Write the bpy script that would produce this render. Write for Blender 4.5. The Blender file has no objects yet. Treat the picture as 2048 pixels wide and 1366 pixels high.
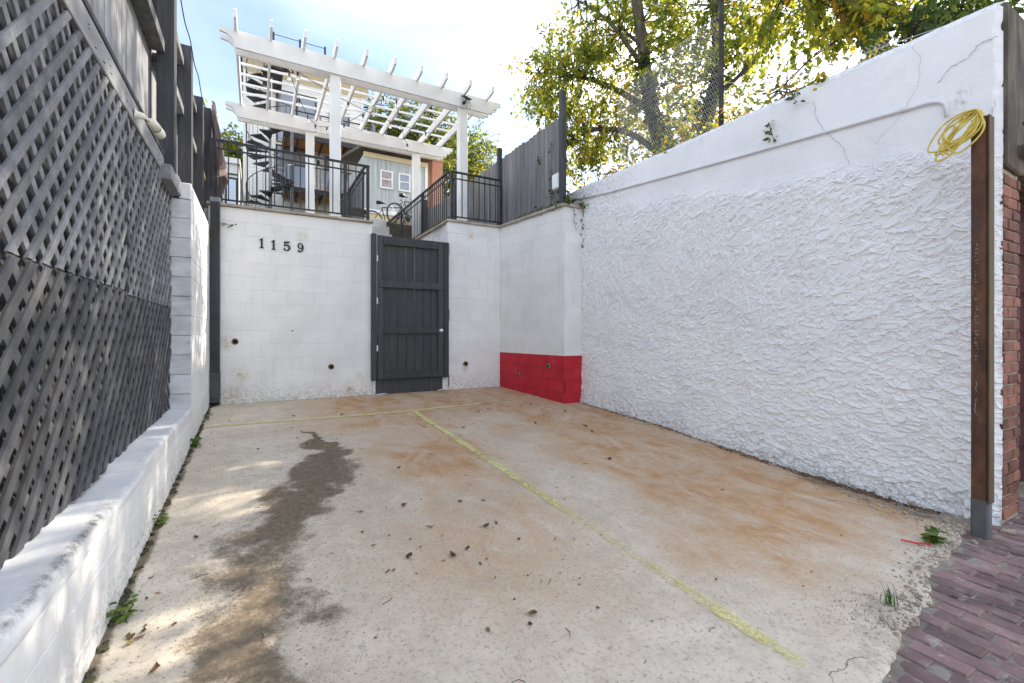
import bpy, bmesh, math, random
import numpy as np
from mathutils import Vector, Matrix

R = math.radians
random.seed(11)
rng = np.random.default_rng(7)
scene = bpy.context.scene
COL = scene.collection

# ------------------------------------------------------------------ camera
cam_d = bpy.data.cameras.new('camera')
cam = bpy.data.objects.new('camera', cam_d)
COL.objects.link(cam)
cam_d.sensor_width = 36.0
cam_d.lens = 16.0
cam_d.shift_y = -16.0 / 2048.0
cam_d.clip_start = 0.05
cam_d.clip_end = 2000
cam.location = (0, 0, 0)
cam.rotation_euler = (R(90), 0, -math.atan2(0.4905, 0.8715))
scene.camera = cam

# ------------------------------------------------------------------ sky, sun, exposure
SUN_EL, SUN_AZ = 38.0, 76.0          # azimuth clockwise from +Y
world = bpy.data.worlds.new('World')
scene.world = world
world.use_nodes = True
wn, wl = world.node_tree.nodes, world.node_tree.links
wn.clear()
sky = wn.new('ShaderNodeTexSky')
sky.sky_type = 'NISHITA'
sky.sun_disc = False
sky.sun_elevation = R(SUN_EL)
sky.sun_rotation = R(SUN_AZ)
sky.air_density = 1.0
sky.dust_density = 0.7
sky.ozone_density = 1.5
tc = wn.new('ShaderNodeTexCoord')
mp = wn.new('ShaderNodeMapping')
mp.inputs['Scale'].default_value = (1.0, 1.0, 2.6)
mp.inputs['Location'].default_value = (1.35, 0.7, 0.12)
wl.new(tc.outputs['Generated'], mp.inputs['Vector'])
cn = wn.new('ShaderNodeTexNoise')
cn.inputs['Scale'].default_value = 1.7
cn.inputs['Detail'].default_value = 7
cn.inputs['Roughness'].default_value = 0.46
wl.new(mp.outputs['Vector'], cn.inputs['Vector'])
cr = wn.new('ShaderNodeValToRGB')
cr.color_ramp.elements[0].position = 0.36
cr.color_ramp.elements[0].color = (.03, .03, .03, 1)
cr.color_ramp.elements[1].position = 0.71
ce = cr.color_ramp.elements.new(0.525)
ce.color = (.11, .11, .11, 1)
wl.new(cn.outputs['Fac'], cr.inputs['Fac'])
mx = wn.new('ShaderNodeMix'); mx.data_type = 'RGBA'
wl.new(cr.outputs['Color'], mx.inputs['Factor'])
wl.new(sky.outputs['Color'], mx.inputs['A'])
mx.inputs['B'].default_value = (15.4, 15.0, 14.6, 1)
bg = wn.new('ShaderNodeBackground')
bg.inputs['Strength'].default_value = 0.10
wl.new(mx.outputs['Result'], bg.inputs['Color'])
wo = wn.new('ShaderNodeOutputWorld')
wl.new(bg.outputs['Background'], wo.inputs['Surface'])

sun_d = bpy.data.lights.new('sun', 'SUN')
sun_d.energy = 2.9
sun_d.angle = R(0.6)
sun_d.color = (1.0, 0.9, 0.76)
sun = bpy.data.objects.new('sun', sun_d)
COL.objects.link(sun)
sdir = Vector((math.sin(R(SUN_AZ)) * math.cos(R(SUN_EL)), math.cos(R(SUN_AZ)) * math.cos(R(SUN_EL)), math.sin(R(SUN_EL))))
sun.location = sdir * 40
sun.rotation_euler = sdir.to_track_quat('Z', 'Y').to_euler()

scene.view_settings.view_transform = 'Standard'
scene.view_settings.look = 'None'
scene.view_settings.gamma = 1.0
scene.view_settings.exposure = 1.66
scene.render.engine = 'CYCLES'
scene.render.resolution_x = 1024
scene.render.resolution_y = 683
scene.cycles.max_bounces = 8
scene.cycles.transparent_max_bounces = 16

# ------------------------------------------------------------------ helpers
W = {}                                     # world origin of every object

def link(name, data, parent=None, loc=(0, 0, 0), rot=None):
    o = bpy.data.objects.new(name, data)
    COL.objects.link(o)
    loc = Vector(loc)
    if parent is not None:
        o.parent = parent
        o.location = loc - W[parent.name]
    else:
        o.location = loc
    if rot: o.rotation_euler = rot
    W[o.name] = loc
    return o

def tag(o, label, cat, group=None):
    o['label'] = label; o['category'] = cat
    if group: o['group'] = group
    return o

def thing(name, label, cat, loc=(0, 0, 0), group=None):
    return tag(link(name, None, None, loc), label, cat, group)

def structure(o):
    o['kind'] = 'structure'; return o

def stuff(o):
    o['kind'] = 'stuff'; return o

class MB:
    """collects geometry in world coordinates; build() links ONE mesh object"""
    def __init__(s): s.v = []; s.f = []
    def add(s, v, f):
        n = len(s.v); s.v += [tuple(p) for p in v]; s.f += [tuple(i + n for i in q) for q in f]; return s
    def box(s, a, b):
        x0, y0, z0 = [min(p, q) for p, q in zip(a, b)]; x1, y1, z1 = [max(p, q) for p, q in zip(a, b)]
        return s.add([(x0,y0,z0),(x1,y0,z0),(x1,y1,z0),(x0,y1,z0),(x0,y0,z1),(x1,y0,z1),(x1,y1,z1),(x0,y1,z1)],
                     [(0,3,2,1),(4,5,6,7),(0,1,5,4),(1,2,6,5),(2,3,7,6),(3,0,4,7)])
    def obox(s, c, size, rz=0.0, rx=0.0, ry=0.0):
        m = Matrix.Translation(c) @ Matrix.Rotation(rz, 4, 'Z') @ Matrix.Rotation(ry, 4, 'Y') @ Matrix.Rotation(rx, 4, 'X')
        h = [q / 2 for q in size]
        v = [m @ Vector((sx*h[0], sy*h[1], sz*h[2])) for sz in (-1, 1) for sx, sy in ((-1,-1),(1,-1),(1,1),(-1,1))]
        return s.add(v, [(0,3,2,1),(4,5,6,7),(0,1,5,4),(1,2,6,5),(2,3,7,6),(3,0,4,7)])
    def prism(s, poly, fn):
        """poly: 2-D outline (ccw); fn(u,v,k) -> point for k=0 (front) and 1 (back)"""
        n = len(poly)
        v = [fn(u, w, 0) for u, w in poly] + [fn(u, w, 1) for u, w in poly]
        f = [tuple(range(n)), tuple(range(2*n-1, n-1, -1))] + [(i, i+n, (i+1) % n + n, (i+1) % n) for i in range(n)]
        return s.add(v, f)
    def tube(s, pts, r, seg=8, cap=True):
        pts = [Vector(p) for p in pts]
        rs = r if isinstance(r, (list, tuple)) else [r] * len(pts)
        rings = []; up = None
        for i, p in enumerate(pts):
            t = (pts[min(i+1, len(pts)-1)] - pts[max(i-1, 0)])
            t = t.normalized() if t.length > 1e-9 else Vector((0, 0, 1))
            if up is None:
                up = Vector((0, 0, 1)) if abs(t.z) < 0.9 else Vector((1, 0, 0))
            a = (up - t * up.dot(t))
            if a.length < 1e-6: a = t.orthogonal()
            a.normalize(); up = a; b = t.cross(a)
            rings.append([p + (a*math.cos(k*2*math.pi/seg) + b*math.sin(k*2*math.pi/seg)) * rs[i] for k in range(seg)])
        v = [q for g in rings for q in g]; f = []
        for i in range(len(rings)-1):
            for k in range(seg):
                f.append((i*seg+k, i*seg+(k+1) % seg, (i+1)*seg+(k+1) % seg, (i+1)*seg+k))
        if cap:
            f.append(tuple(reversed(range(seg)))); f.append(tuple(range((len(rings)-1)*seg, len(rings)*seg)))
        return s.add(v, f)
    def lathe(s, prof, c, axis=(0, 0, 1), seg=16):
        ax = Vector(axis).normalized(); a = ax.orthogonal().normalized(); b = ax.cross(a); c = Vector(c)
        v = []; f = []
        for r, h in prof:
            v += [c + ax*h + (a*math.cos(k*2*math.pi/seg) + b*math.sin(k*2*math.pi/seg))*r for k in range(seg)]
        for i in range(len(prof)-1):
            for k in range(seg):
                f.append((i*seg+k, i*seg+(k+1) % seg, (i+1)*seg+(k+1) % seg, (i+1)*seg+k))
        f.append(tuple(reversed(range(seg)))); f.append(tuple(range((len(prof)-1)*seg, len(prof)*seg)))
        return s.add(v, f)
    def build(s, name, mat, parent=None, loc=None, smooth=False, bevel=0.0):
        if loc is None:
            loc = W[parent.name] if parent is not None else Vector((0, 0, 0))
        loc = Vector(loc)
        me = bpy.data.meshes.new(name)
        me.from_pydata([tuple(Vector(p) - loc) for p in s.v], [], s.f)
        bm = bmesh.new(); bm.from_mesh(me)
        if bevel > 0:
            bmesh.ops.bevel(bm, geom=list(bm.edges), offset=bevel, segments=1, affect='EDGES', profile=0.5)
        bmesh.ops.recalc_face_normals(bm, faces=bm.faces)
        bm.to_mesh(me); bm.free()
        if smooth:
            me.polygons.foreach_set('use_smooth', [True] * len(me.polygons))
        me.materials.append(mat)
        return link(name, me, parent, loc)

_cache = {}
def chamfer_mesh(size, ch, mat, jit=0.0, var=0):
    key = (tuple(round(q, 3) for q in size), ch, mat.name, var)
    if key in _cache: return _cache[key]
    bm = bmesh.new(); bmesh.ops.create_cube(bm, size=1.0)
    bmesh.ops.scale(bm, vec=size, verts=bm.verts)
    if ch > 0:
        bmesh.ops.bevel(bm, geom=list(bm.edges), offset=ch, segments=1, affect='EDGES', profile=0.5)
    if jit > 0:
        rr = random.Random(hash((round(size[0], 3), var)) & 0xffff)
        for v in bm.verts:
            v.co += Vector((rr.uniform(-jit, jit), rr.uniform(-jit, jit), rr.uniform(-jit, jit)))
    me = bpy.data.meshes.new('piece'); bm.to_mesh(me); bm.free(); me.materials.append(mat)
    _cache[key] = me
    return me

def piece(name, mat, parent, size, c, rot=None, ch=0.003, jit=0.0, var=0):
    return link(name, chamfer_mesh(size, ch, mat, jit, var), parent, c, rot)

# ------------------------------------------------------------------ numpy noise
def vnoise(x, y, seed=0):
    r = np.random.default_rng(seed).random((256, 256))
    xi = np.floor(x).astype(int); yi = np.floor(y).astype(int)
    fx = x - xi; fy = y - yi
    fx = fx*fx*fx*(fx*(fx*6-15)+10); fy = fy*fy*fy*(fy*(fy*6-15)+10)
    a = r[xi % 256, yi % 256]; b = r[(xi+1) % 256, yi % 256]; c = r[xi % 256, (yi+1) % 256]; d = r[(xi+1) % 256, (yi+1) % 256]
    return a*(1-fx)*(1-fy) + b*fx*(1-fy) + c*(1-fx)*fy + d*fx*fy
def fbm(x, y, seed=0, o=4):
    s = 0; a = 0.5; t = 0
    for i in range(o):
        s = s + a*vnoise(x*2**i + 17.3*i, y*2**i + 5.1*i, seed+i); t += a; a *= .5
    return s/t
def sstep(a, b, x):
    t = np.clip((x-a)/(b-a), 0, 1); return t*t*(3-2*t)

# ------------------------------------------------------------------ materials
def nmat(name):
    m = bpy.data.materials.new(name); m.use_nodes = True
    n = m.node_tree.nodes; n.clear()
    out = n.new('ShaderNodeOutputMaterial'); b = n.new('ShaderNodeBsdfPrincipled')
    m.node_tree.links.new(b.outputs[0], out.inputs[0])
    return m, n, m.node_tree.links, b, out

def pos_vec(n, l, stretch):
    g = n.new('ShaderNodeNewGeometry'); mp = n.new('ShaderNodeMapping')
    mp.inputs['Scale'].default_value = stretch
    l.new(g.outputs['Position'], mp.inputs['Vector'])
    return mp.outputs['Vector']

def noise(n, l, vec, scale, detail=5, rough=0.55, dist=0.0):
    t = n.new('ShaderNodeTexNoise'); t.inputs['Scale'].default_value = scale
    t.inputs['Detail'].default_value = detail; t.inputs['Roughness'].default_value = rough
    t.inputs['Distortion'].default_value = dist
    l.new(vec, t.inputs['Vector']); return t.outputs['Fac']

def ramp(n, l, fac, stops):
    r = n.new('ShaderNodeValToRGB')
    e = r.color_ramp.elements
    while len(e) < len(stops): e.new(0.5)
    for k, (p, c) in enumerate(stops):
        e[k].position = p; e[k].color = (c[0], c[1], c[2], 1) if not isinstance(c, (int, float)) else (c, c, c, 1)
    l.new(fac, r.inputs['Fac']); return r.outputs['Color']

def mixc(n, l, fac, a, b, mode='MIX'):
    m = n.new('ShaderNodeMix'); m.data_type = 'RGBA'; m.blend_type = mode
    for sock, v in (('Factor', fac), ('A', a), ('B', b)):
        if isinstance(v, (int, float)): m.inputs[sock].default_value = v
        elif isinstance(v, tuple): m.inputs[sock].default_value = (v[0], v[1], v[2], 1)
        else: l.new(v, m.inputs[sock])
    return m.outputs['Result']

def math_(n, l, op, a, b=0.0, clamp=False):
    m = n.new('ShaderNodeMath'); m.operation = op; m.use_clamp = clamp
    for i, v in enumerate((a, b)):
        if isinstance(v, (int, float)): m.inputs[i].default_value = v
        else: l.new(v, m.inputs[i])
    return m.outputs[0]

def bump(n, l, b, h, strength, dist):
    k = n.new('ShaderNodeBump'); k.inputs['Strength'].default_value = strength; k.inputs['Distance'].default_value = dist
    l.new(h, k.inputs['Height']); l.new(k.outputs[0], b.inputs['Normal'])

def rnd_tint(n, l, col, amt):
    oi = n.new('ShaderNodeObjectInfo')
    f = math_(n, l, 'MULTIPLY_ADD', oi.outputs['Random'], amt)
    n[-1].inputs[2].default_value = 1 - amt/2
    c = n.new('ShaderNodeCombineColor')
    for k in range(3): l.new(f, c.inputs[k])
    return mixc(n, l, 1.0, col, c.outputs[0], 'MULTIPLY')

def surf(name, stops, scale=3.0, detail=6, rough=0.8, stretch=(1, 1, 1), bstr=0.3, bdist=0.003, bscale=40, rnd=0.0, metal=0.0, spec=0.3, spots=None, dist=0.0, detail_rough=0.6):
    m, n, l, b, out = nmat(name)
    v = pos_vec(n, l, stretch)
    f = noise(n, l, v, scale, detail, detail_rough, dist)
    c = ramp(n, l, f, stops)
    if spots:                                   # (scale, lo, hi, colour)
        for sc, lo, hi, colr in spots:
            f2 = noise(n, l, v, sc, 5, 0.65)
            c = mixc(n, l, ramp(n, l, f2, [(lo, 0), (hi, 1)]), c, colr)
    if rnd: c = rnd_tint(n, l, c, rnd)
    l.new(c, b.inputs['Base Color'])
    b.inputs['Roughness'].default_value = rough
    b.inputs['Metallic'].default_value = metal
    b.inputs['Specular IOR Level'].default_value = spec
    if bstr: bump(n, l, b, noise(n, l, v, bscale, 6, 0.65), bstr, bdist)
    return m

M = {}
m, n, l, b, out = nmat('painted_block')
v = pos_vec(n, l, (1, 1, 1))
c = ramp(n, l, noise(n, l, v, 2.2, 7, .65), [(.3, (.69,.69,.685)), (.5, (.76,.757,.75)), (.7, (.80,.795,.785))])
c = mixc(n, l, ramp(n, l, noise(n, l, v, 38, 6, .7), [(.66, 0), (.75, .8)]), c, (.50,.48,.44))
g_ = n.new('ShaderNodeNewGeometry')
rust = ramp(n, l, noise(n, l, v, 13, 8, .78), [(.40, 0), (.62, 1)])
for (px_, py_, pz_), sc_, am_ in (((-.36, 7.9, -.14), 7.5, .75), ((-.20, 7.9, -.62), 6, .6), ((1.36, 7.9, -.93), 9, .8), ((.27, 7.9, 1.60), 9, .32), ((.64, 7.9, 1.53), 8, .38), ((1.55, 7.9, -.72), 9, .5), ((-.30, 7.9, -.95), 3.6, .55), ((3.55, 7.9, 1.85), 8, .45), ((3.44, 7.9, -.66), 9, .4), ((4.2, 7.7, .3), 3.5, .22)):
    d_ = n.new('ShaderNodeVectorMath'); d_.operation = 'DISTANCE'; l.new(g_.outputs['Position'], d_.inputs[0]); d_.inputs[1].default_value = (px_, py_, pz_)
    k_ = math_(n, l, 'SUBTRACT', 1.0, math_(n, l, 'MULTIPLY', d_.outputs['Value'], sc_), True)
    c = mixc(n, l, math_(n, l, 'MULTIPLY', math_(n, l, 'MULTIPLY', k_, am_*1.5), rust, True), c, (.42,.30,.13))
s_ = n.new('ShaderNodeSeparateXYZ'); l.new(g_.outputs['Position'], s_.inputs[0])
hh_ = math_(n, l, 'SUBTRACT', s_.outputs[2], math_(n, l, 'MULTIPLY', s_.outputs[1], .053))
zf = math_(n, l, 'MULTIPLY_ADD', hh_, -2.4, True); n[-1].inputs[2].default_value = -2.75
c = mixc(n, l, math_(n, l, 'MULTIPLY', zf, ramp(n, l, noise(n, l, v, 24, 8, .78), [(.46, 0), (.62, 1)]), True), c, (.25,.19,.12))
c = mixc(n, l, ramp(n, l, noise(n, l, pos_vec(n, l, (6, 6, .5)), 2.2, 6, .6), [(.56, 0), (.80, .30)]), c, (.52,.50,.44))
c = rnd_tint(n, l, c, .05)
l.new(c, b.inputs['Base Color']); b.inputs['Roughness'].default_value = .75; b.inputs['Specular IOR Level'].default_value = .3
bump(n, l, b, noise(n, l, v, 60, 6, .65), .5, .004)
M['block'] = m
M['block_grey'] = surf('worn_painted_block', [(.3, (.42,.43,.45)), (.5, (.58,.59,.61)), (.7, (.70,.71,.73))], 4, 7, .8, stretch=(1,1,2.5), bstr=.6, bdist=.004, bscale=60, rnd=.15)
M['red'] = surf('red_paint', [(.3, (.40,.018,.030)), (.55, (.52,.024,.040)), (.75, (.58,.055,.07))], 3.5, 8, .62, bstr=.6, bdist=.005, bscale=60, rnd=.14, detail_rough=.7, spots=[(34, .70, .76, (.50,.42,.38)), (6, .62, .80, (.27,.05,.04)), (22, .72, .80, (.20,.03,.03))])
M['mortar'] = surf('painted_mortar', [(.35, (.66,.66,.65)), (.65, (.76,.76,.75))], 5, 5, .85, bstr=.4, bdist=.003, bscale=90)
M['mortar_red'] = surf('red_painted_mortar', [(.35, (.25,.014,.018)), (.65, (.36,.02,.028))], 5, 5, .8, bstr=.4, bdist=.003, bscale=90)
m, n, l, b, out = nmat('white_cement_cap')
v = pos_vec(n, l, (1, 1, 1))
c = ramp(n, l, noise(n, l, v, 2.2, 8, .65), [(.3, (.60,.605,.61)), (.55, (.72,.72,.72)), (.75, (.79,.785,.78))])
at = n.new('ShaderNodeAttribute'); at.attribute_name = 'grime'
f = math_(n, l, 'MULTIPLY', at.outputs['Fac'], ramp(n, l, noise(n, l, v, 17, 8, .75), [(.36, 0), (.60, 1)]), True)
c = mixc(n, l, f, c, (.16,.155,.15))
c = mixc(n, l, ramp(n, l, noise(n, l, v, 5, 7, .7), [(.60, 0), (.80, .6)]), c, (.42,.42,.42))
l.new(c, b.inputs['Base Color']); b.inputs['Roughness'].default_value = .8; b.inputs['Specular IOR Level'].default_value = .25
bump(n, l, b, noise(n, l, v, 28, 7, .7), .5, .006)
M['cap'] = m
M['coping'] = surf('tan_stone_coping', [(.3, (.26,.22,.17)), (.55, (.42,.37,.30)), (.75, (.52,.47,.40))], 6, 7, .8, bstr=.6, bdist=.006, bscale=40, rnd=.2)
M['stucco_side'] = surf('rough_stairwell_stucco', [(.3, (.5,.5,.52)), (.5, (.72,.72,.74)), (.7, (.78,.78,.8))], 5, 7, .85, bstr=.9, bdist=.02, bscale=18, spots=[(16, .60, .68, (.16,.16,.16))])
M['dark_paint'] = surf('charcoal_gate_paint', [(.3, (.040,.042,.046)), (.55, (.052,.054,.058)), (.75, (.075,.077,.082))], 2, 6, .62, stretch=(8,8,.7), bstr=.5, bdist=.003, bscale=14, rnd=.25, spots=[(30,.76,.8,(.3,.3,.3))])
M['post_black'] = surf('weathered_black_post', [(.3, (.035,.037,.043)), (.55, (.055,.057,.064)), (.75, (.10,.103,.11))], 3, 7, .7, stretch=(6,6,.6), bstr=.6, bdist=.004, bscale=16, rnd=.3)
M['fence'] = surf('dark_grey_stained_fence', [(.28, (.10,.098,.098)), (.5, (.165,.163,.163)), (.72, (.245,.242,.242))], 2.4, 7, .8, stretch=(7,7,.45), bstr=.5, bdist=.004, bscale=20, rnd=.35, dist=.8)
M['lattice'] = surf('pale_grey_lattice', [(.3, (.115,.118,.126)), (.52, (.17,.174,.185)), (.72, (.27,.275,.29))], 3, 6, .72, stretch=(3,3,3), bstr=.5, bdist=.002, bscale=60, rnd=.5)  # lighter grey strips for the upper panels
M['lattice_dark'] = surf('dark_grey_lattice', [(.3, (.048,.049,.053)), (.52, (.075,.076,.081)), (.72, (.115,.116,.122))], 3, 6, .6, stretch=(3,3,3), bstr=.5, bdist=.002, bscale=60, rnd=.45)  # darker grey strips for the lower panels
M['board_grey'] = surf('grey_painted_board', [(.28, (.075,.075,.077)), (.5, (.135,.135,.138)), (.72, (.21,.21,.212))], 2.6, 7, .8, stretch=(6,6,.5), bstr=.6, bdist=.004, bscale=18, rnd=.55, spots=[(2.2,.66,.70,(.42,.33,.22))])
M['board_light'] = surf('pale_weathered_board', [(.28, (.17,.17,.18)), (.5, (.27,.272,.285)), (.72, (.36,.362,.375))], 2.6, 7, .8, stretch=(6,6,.5), bstr=.6, bdist=.004, bscale=18, rnd=.4)
M['ledge'] = surf('pale_grey_ledge_board', [(.3, (.19,.19,.195)), (.52, (.27,.27,.275)), (.72, (.35,.35,.355))], 2.6, 7, .75, stretch=(6,.7,6), bstr=.5, bdist=.003, bscale=18, rnd=.2, spots=[(24,.70,.74,(.03,.03,.03))])
M['bare_wood'] = surf('bare_weathered_wood', [(.3, (.05,.035,.022)), (.5, (.16,.10,.055)), (.72, (.30,.20,.12))], 3, 7, .8, stretch=(6,1,6), bstr=.5, bdist=.003, bscale=20, rnd=.3)
M['white_paint'] = surf('pergola_white_paint', [(.3, (.70,.69,.67)), (.55, (.78,.77,.75)), (.75, (.82,.81,.79))], 2, 6, .6, bstr=.25, bdist=.002, bscale=30, rnd=.06, spots=[(14,.72,.80,(.55,.53,.48))])
M['iron'] = surf('black_iron', [(.35, (.016,.017,.019)), (.65, (.035,.036,.039))], 8, 4, .45, bstr=.2, bdist=.001, bscale=80)
M['steel_grey'] = surf('grey_steel', [(.35, (.15,.16,.18)), (.65, (.21,.22,.245))], 6, 4, .45, bstr=.1, bdist=.001, bscale=60)
M['spout'] = surf('charcoal_downspout', [(.35, (.048,.05,.055)), (.65, (.07,.073,.08))], 5, 4, .42, bstr=.1, bdist=.001, bscale=60)
M['siding'] = surf('white_siding', [(.3, (.76,.745,.71)), (.7, (.84,.825,.79))], 2, 4, .65, stretch=(.5,.5,5), bstr=.6, bdist=.02, bscale=2.4, rnd=.03)
M['white_brick'] = None
M['cream'] = surf('cream_soffit', [(.3, (.66,.56,.38)), (.7, (.74,.64,.46))], 2, 4, .7, bstr=0)
M['yellow_wall'] = surf('yellow_stucco', [(.3, (.58,.47,.24)), (.7, (.66,.55,.31))], 2, 5, .85, bstr=.4, bdist=.01, bscale=20)
M['grey_clap'] = surf('weathered_grey_boards', [(.28, (.33,.35,.34)), (.5, (.46,.48,.47)), (.72, (.56,.57,.56))], 1.6, 7, .8, stretch=(5,5,.5), bstr=.4, bdist=.004, bscale=16, rnd=.12)
M['roof'] = surf('mossy_roof', [(.3, (.07,.06,.05)), (.52, (.16,.13,.11)), (.68, (.16,.17,.07))], 5, 6, .9, bstr=.6, bdist=.02, bscale=20)
M['dark_trim'] = surf('dark_trim', [(.35, (.025,.025,.028)), (.65, (.045,.045,.05))], 4, 4, .5, bstr=0)
M['deck_wood'] = surf('deck_underside_wood', [(.3, (.40,.22,.08)), (.5, (.52,.31,.13)), (.72, (.62,.40,.19))], 3, 6, .7, stretch=(.6,5,5), bstr=.3, bdist=.003, bscale=16, rnd=.2)
M['wicker'] = surf('brown_wicker', [(.35, (.07,.05,.04)), (.65, (.20,.15,.12))], 30, 4, .75, bstr=.6, bdist=.01, bscale=60)
M['cushion'] = surf('pink_cushion', [(.35, (.60,.40,.30)), (.65, (.72,.52,.42))], 6, 3, .9, bstr=.2, bdist=.01, bscale=20)
M['tarp'] = surf('brown_tarp_cloth', [(.35, (.20,.14,.125)), (.65, (.33,.25,.225))], 4, 4, .9, bstr=.3, bdist=.005, bscale=30)
M['plastic_white'] = surf('white_plastic', [(.35, (.74,.74,.75)), (.65, (.80,.80,.81))], 6, 3, .45, bstr=0)
M['plastic_cream'] = surf('aged_white_plastic', [(.35, (.70,.68,.56)), (.65, (.78,.76,.66))], 12, 3, .4, bstr=0)
M['plastic_black'] = surf('black_plastic', [(.35, (.012,.012,.013)), (.65, (.025,.025,.027))], 12, 3, .4, bstr=0)
M['pvc'] = surf('white_painted_conduit', [(.35, (.66,.66,.68)), (.65, (.76,.76,.78))], 9, 4, .5, bstr=.15, bdist=.001, bscale=60)
M['cord'] = surf('yellow_cord_jacket', [(.3, (.50,.37,.06)), (.55, (.66,.52,.11)), (.75, (.72,.60,.22))], 20, 3, .5, bstr=.1, bdist=.001, bscale=90)
M['rust'] = surf('rusted_steel', [(.25, (.036,.020,.016)), (.45, (.080,.037,.023)), (.6, (.125,.056,.030)), (.78, (.20,.095,.043))], 6, 10, .7, stretch=(2,2,1.0), bstr=.5, bdist=.002, bscale=150, spec=.3, spots=[(2.2,.58,.70,(.050,.043,.046)), (75,.68,.74,(.19,.10,.05))])
M['rust_base'] = surf('primer_on_steel', [(.3, (.07,.07,.072)), (.55, (.105,.105,.107)), (.75, (.14,.138,.135))], 5, 7, .7, stretch=(1,1,.7), bstr=.3, bdist=.002, bscale=60)
M['rust_flange'] = surf('brown_rust_flange', [(.3, (.062,.040,.022)), (.55, (.105,.068,.034)), (.75, (.16,.10,.05))], 5, 7, .75, stretch=(3,3,.5), bstr=.4, bdist=.002, bscale=100)
M['chalk'] = surf('chalk_marking', [(.35, (.20,.17,.155)), (.65, (.30,.27,.25))], 40, 3, .9, bstr=0)
M['old_concrete'] = surf('dark_weathered_concrete', [(.28, (.035,.031,.027)), (.48, (.085,.072,.058)), (.62, (.16,.13,.095)), (.8, (.27,.22,.16))], 2.6, 9, .9, stretch=(3,3,.9), bstr=.8, bdist=.012, bscale=40, spots=[(50,.70,.75,(.36,.33,.28))])
M['garage_door'] = surf('maroon_door', [(.3, (.04,.012,.014)), (.7, (.075,.02,.024))], 3, 6, .7, stretch=(5,5,.6), bstr=.4, bdist=.004, bscale=16)
M['brick'] = surf('weathered_brick', [(.25, (.065,.038,.034)), (.45, (.155,.064,.046)), (.62, (.225,.09,.062)), (.8, (.29,.15,.115))], 5, 7, .85, bstr=.7, bdist=.005, bscale=60, rnd=.75, spots=[(40,.72,.78,(.45,.40,.36))])
M['brick_mortar'] = surf('tan_mortar', [(.3, (.20,.165,.125)), (.6, (.33,.28,.215)), (.8, (.42,.36,.29))], 14, 6, .95, bstr=.7, bdist=.005, bscale=70)
M['paver'] = surf('purple_brick_paver', [(.25, (.095,.068,.066)), (.45, (.165,.105,.100)), (.62, (.22,.140,.130)), (.8, (.33,.27,.24))], 4, 7, .78, bstr=.7, bdist=.005, bscale=45, rnd=.6, spots=[(26,.60,.74,(.36,.31,.28)), (3,.55,.72,(.20,.165,.165)), (9,.58,.72,(.30,.25,.22))])
M['paver_sand'] = surf('alley_grit', [(.28, (.12,.105,.09)), (.5, (.24,.205,.17)), (.7, (.38,.34,.29))], 9, 9, .95, bstr=.9, bdist=.012, bscale=60, spots=[(70,.62,.70,(.55,.52,.48))])
M['soil'] = surf('yard_soil', [(.3, (.07,.055,.035)), (.55, (.12,.10,.055)), (.75, (.11,.13,.05))], 3, 7, .95, bstr=.6, bdist=.02, bscale=20)
M['paving'] = surf('terrace_paving', [(.3, (.30,.28,.26)), (.7, (.42,.40,.38))], 3, 6, .85, bstr=.3, bdist=.004, bscale=30)
M['step'] = surf('stair_concrete', [(.3, (.40,.39,.37)), (.7, (.52,.51,.49))], 3, 6, .85, bstr=.3, bdist=.004, bscale=30)
M['bark'] = surf('grey_brown_bark', [(.28, (.08,.066,.054)), (.5, (.16,.135,.11)), (.72, (.26,.225,.185))], 6, 8, .9, stretch=(2,2,.6), bstr=.9, bdist=.02, bscale=18)
M['twig'] = surf('dark_twig', [(.35, (.045,.032,.025)), (.65, (.10,.075,.055))], 9, 4, .9, bstr=0)
M['galv'] = surf('galvanised_wire', [(.35, (.44,.44,.45)), (.65, (.58,.58,.59))], 9, 3, .5, bstr=0, metal=.2)
M['fence_post_steel'] = surf('black_fence_post', [(.3, (.02,.02,.02)), (.55, (.04,.038,.036)), (.75, (.10,.085,.07))], 7, 6, .6, bstr=.3, bdist=.002, bscale=60)
M['rubble'] = surf('crushed_stone', [(.25, (.16,.125,.09)), (.5, (.34,.285,.22)), (.75, (.54,.48,.40))], 30, 4, .9, bstr=.5, bdist=.004, bscale=90)
M['grit'] = surf('dark_dirt_grit', [(.25, (.05,.042,.032)), (.5, (.105,.088,.068)), (.75, (.19,.16,.125))], 30, 4, .95, bstr=0)
M['clay'] = surf('reddish_clay_soil', [(.25, (.09,.05,.027)), (.5, (.17,.092,.05)), (.75, (.26,.16,.095))], 22, 6, .95, bstr=.8, bdist=.01, bscale=70)
M['crack'] = surf('crack_dirt', [(.35, (.20,.20,.205)), (.65, (.34,.34,.345))], 20, 3, .95, bstr=0)
M['moss'] = surf('mossy_joint_dirt', [(.3, (.035,.032,.02)), (.55, (.075,.07,.04)), (.75, (.10,.12,.045))], 14, 5, .95, bstr=.6, bdist=.006, bscale=70)
M['red_plastic'] = surf('red_plastic', [(.35, (.50,.02,.025)), (.65, (.62,.04,.045))], 9, 3, .45, bstr=0)
M['tyre'] = surf('tyre_rubber', [(.35, (.012,.012,.012)), (.65, (.03,.03,.03))], 9, 3, .8, bstr=0)
M['chrome'] = surf('dull_chrome', [(.35, (.5,.5,.5)), (.65, (.62,.62,.62))], 9, 3, .3, bstr=0, metal=.9)
M['copper_pipe'] = surf('rusty_pipe', [(.3, (.10,.06,.035)), (.55, (.24,.16,.10)), (.75, (.42,.33,.25))], 20, 5, .7, bstr=.3, bdist=.002, bscale=80)
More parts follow.
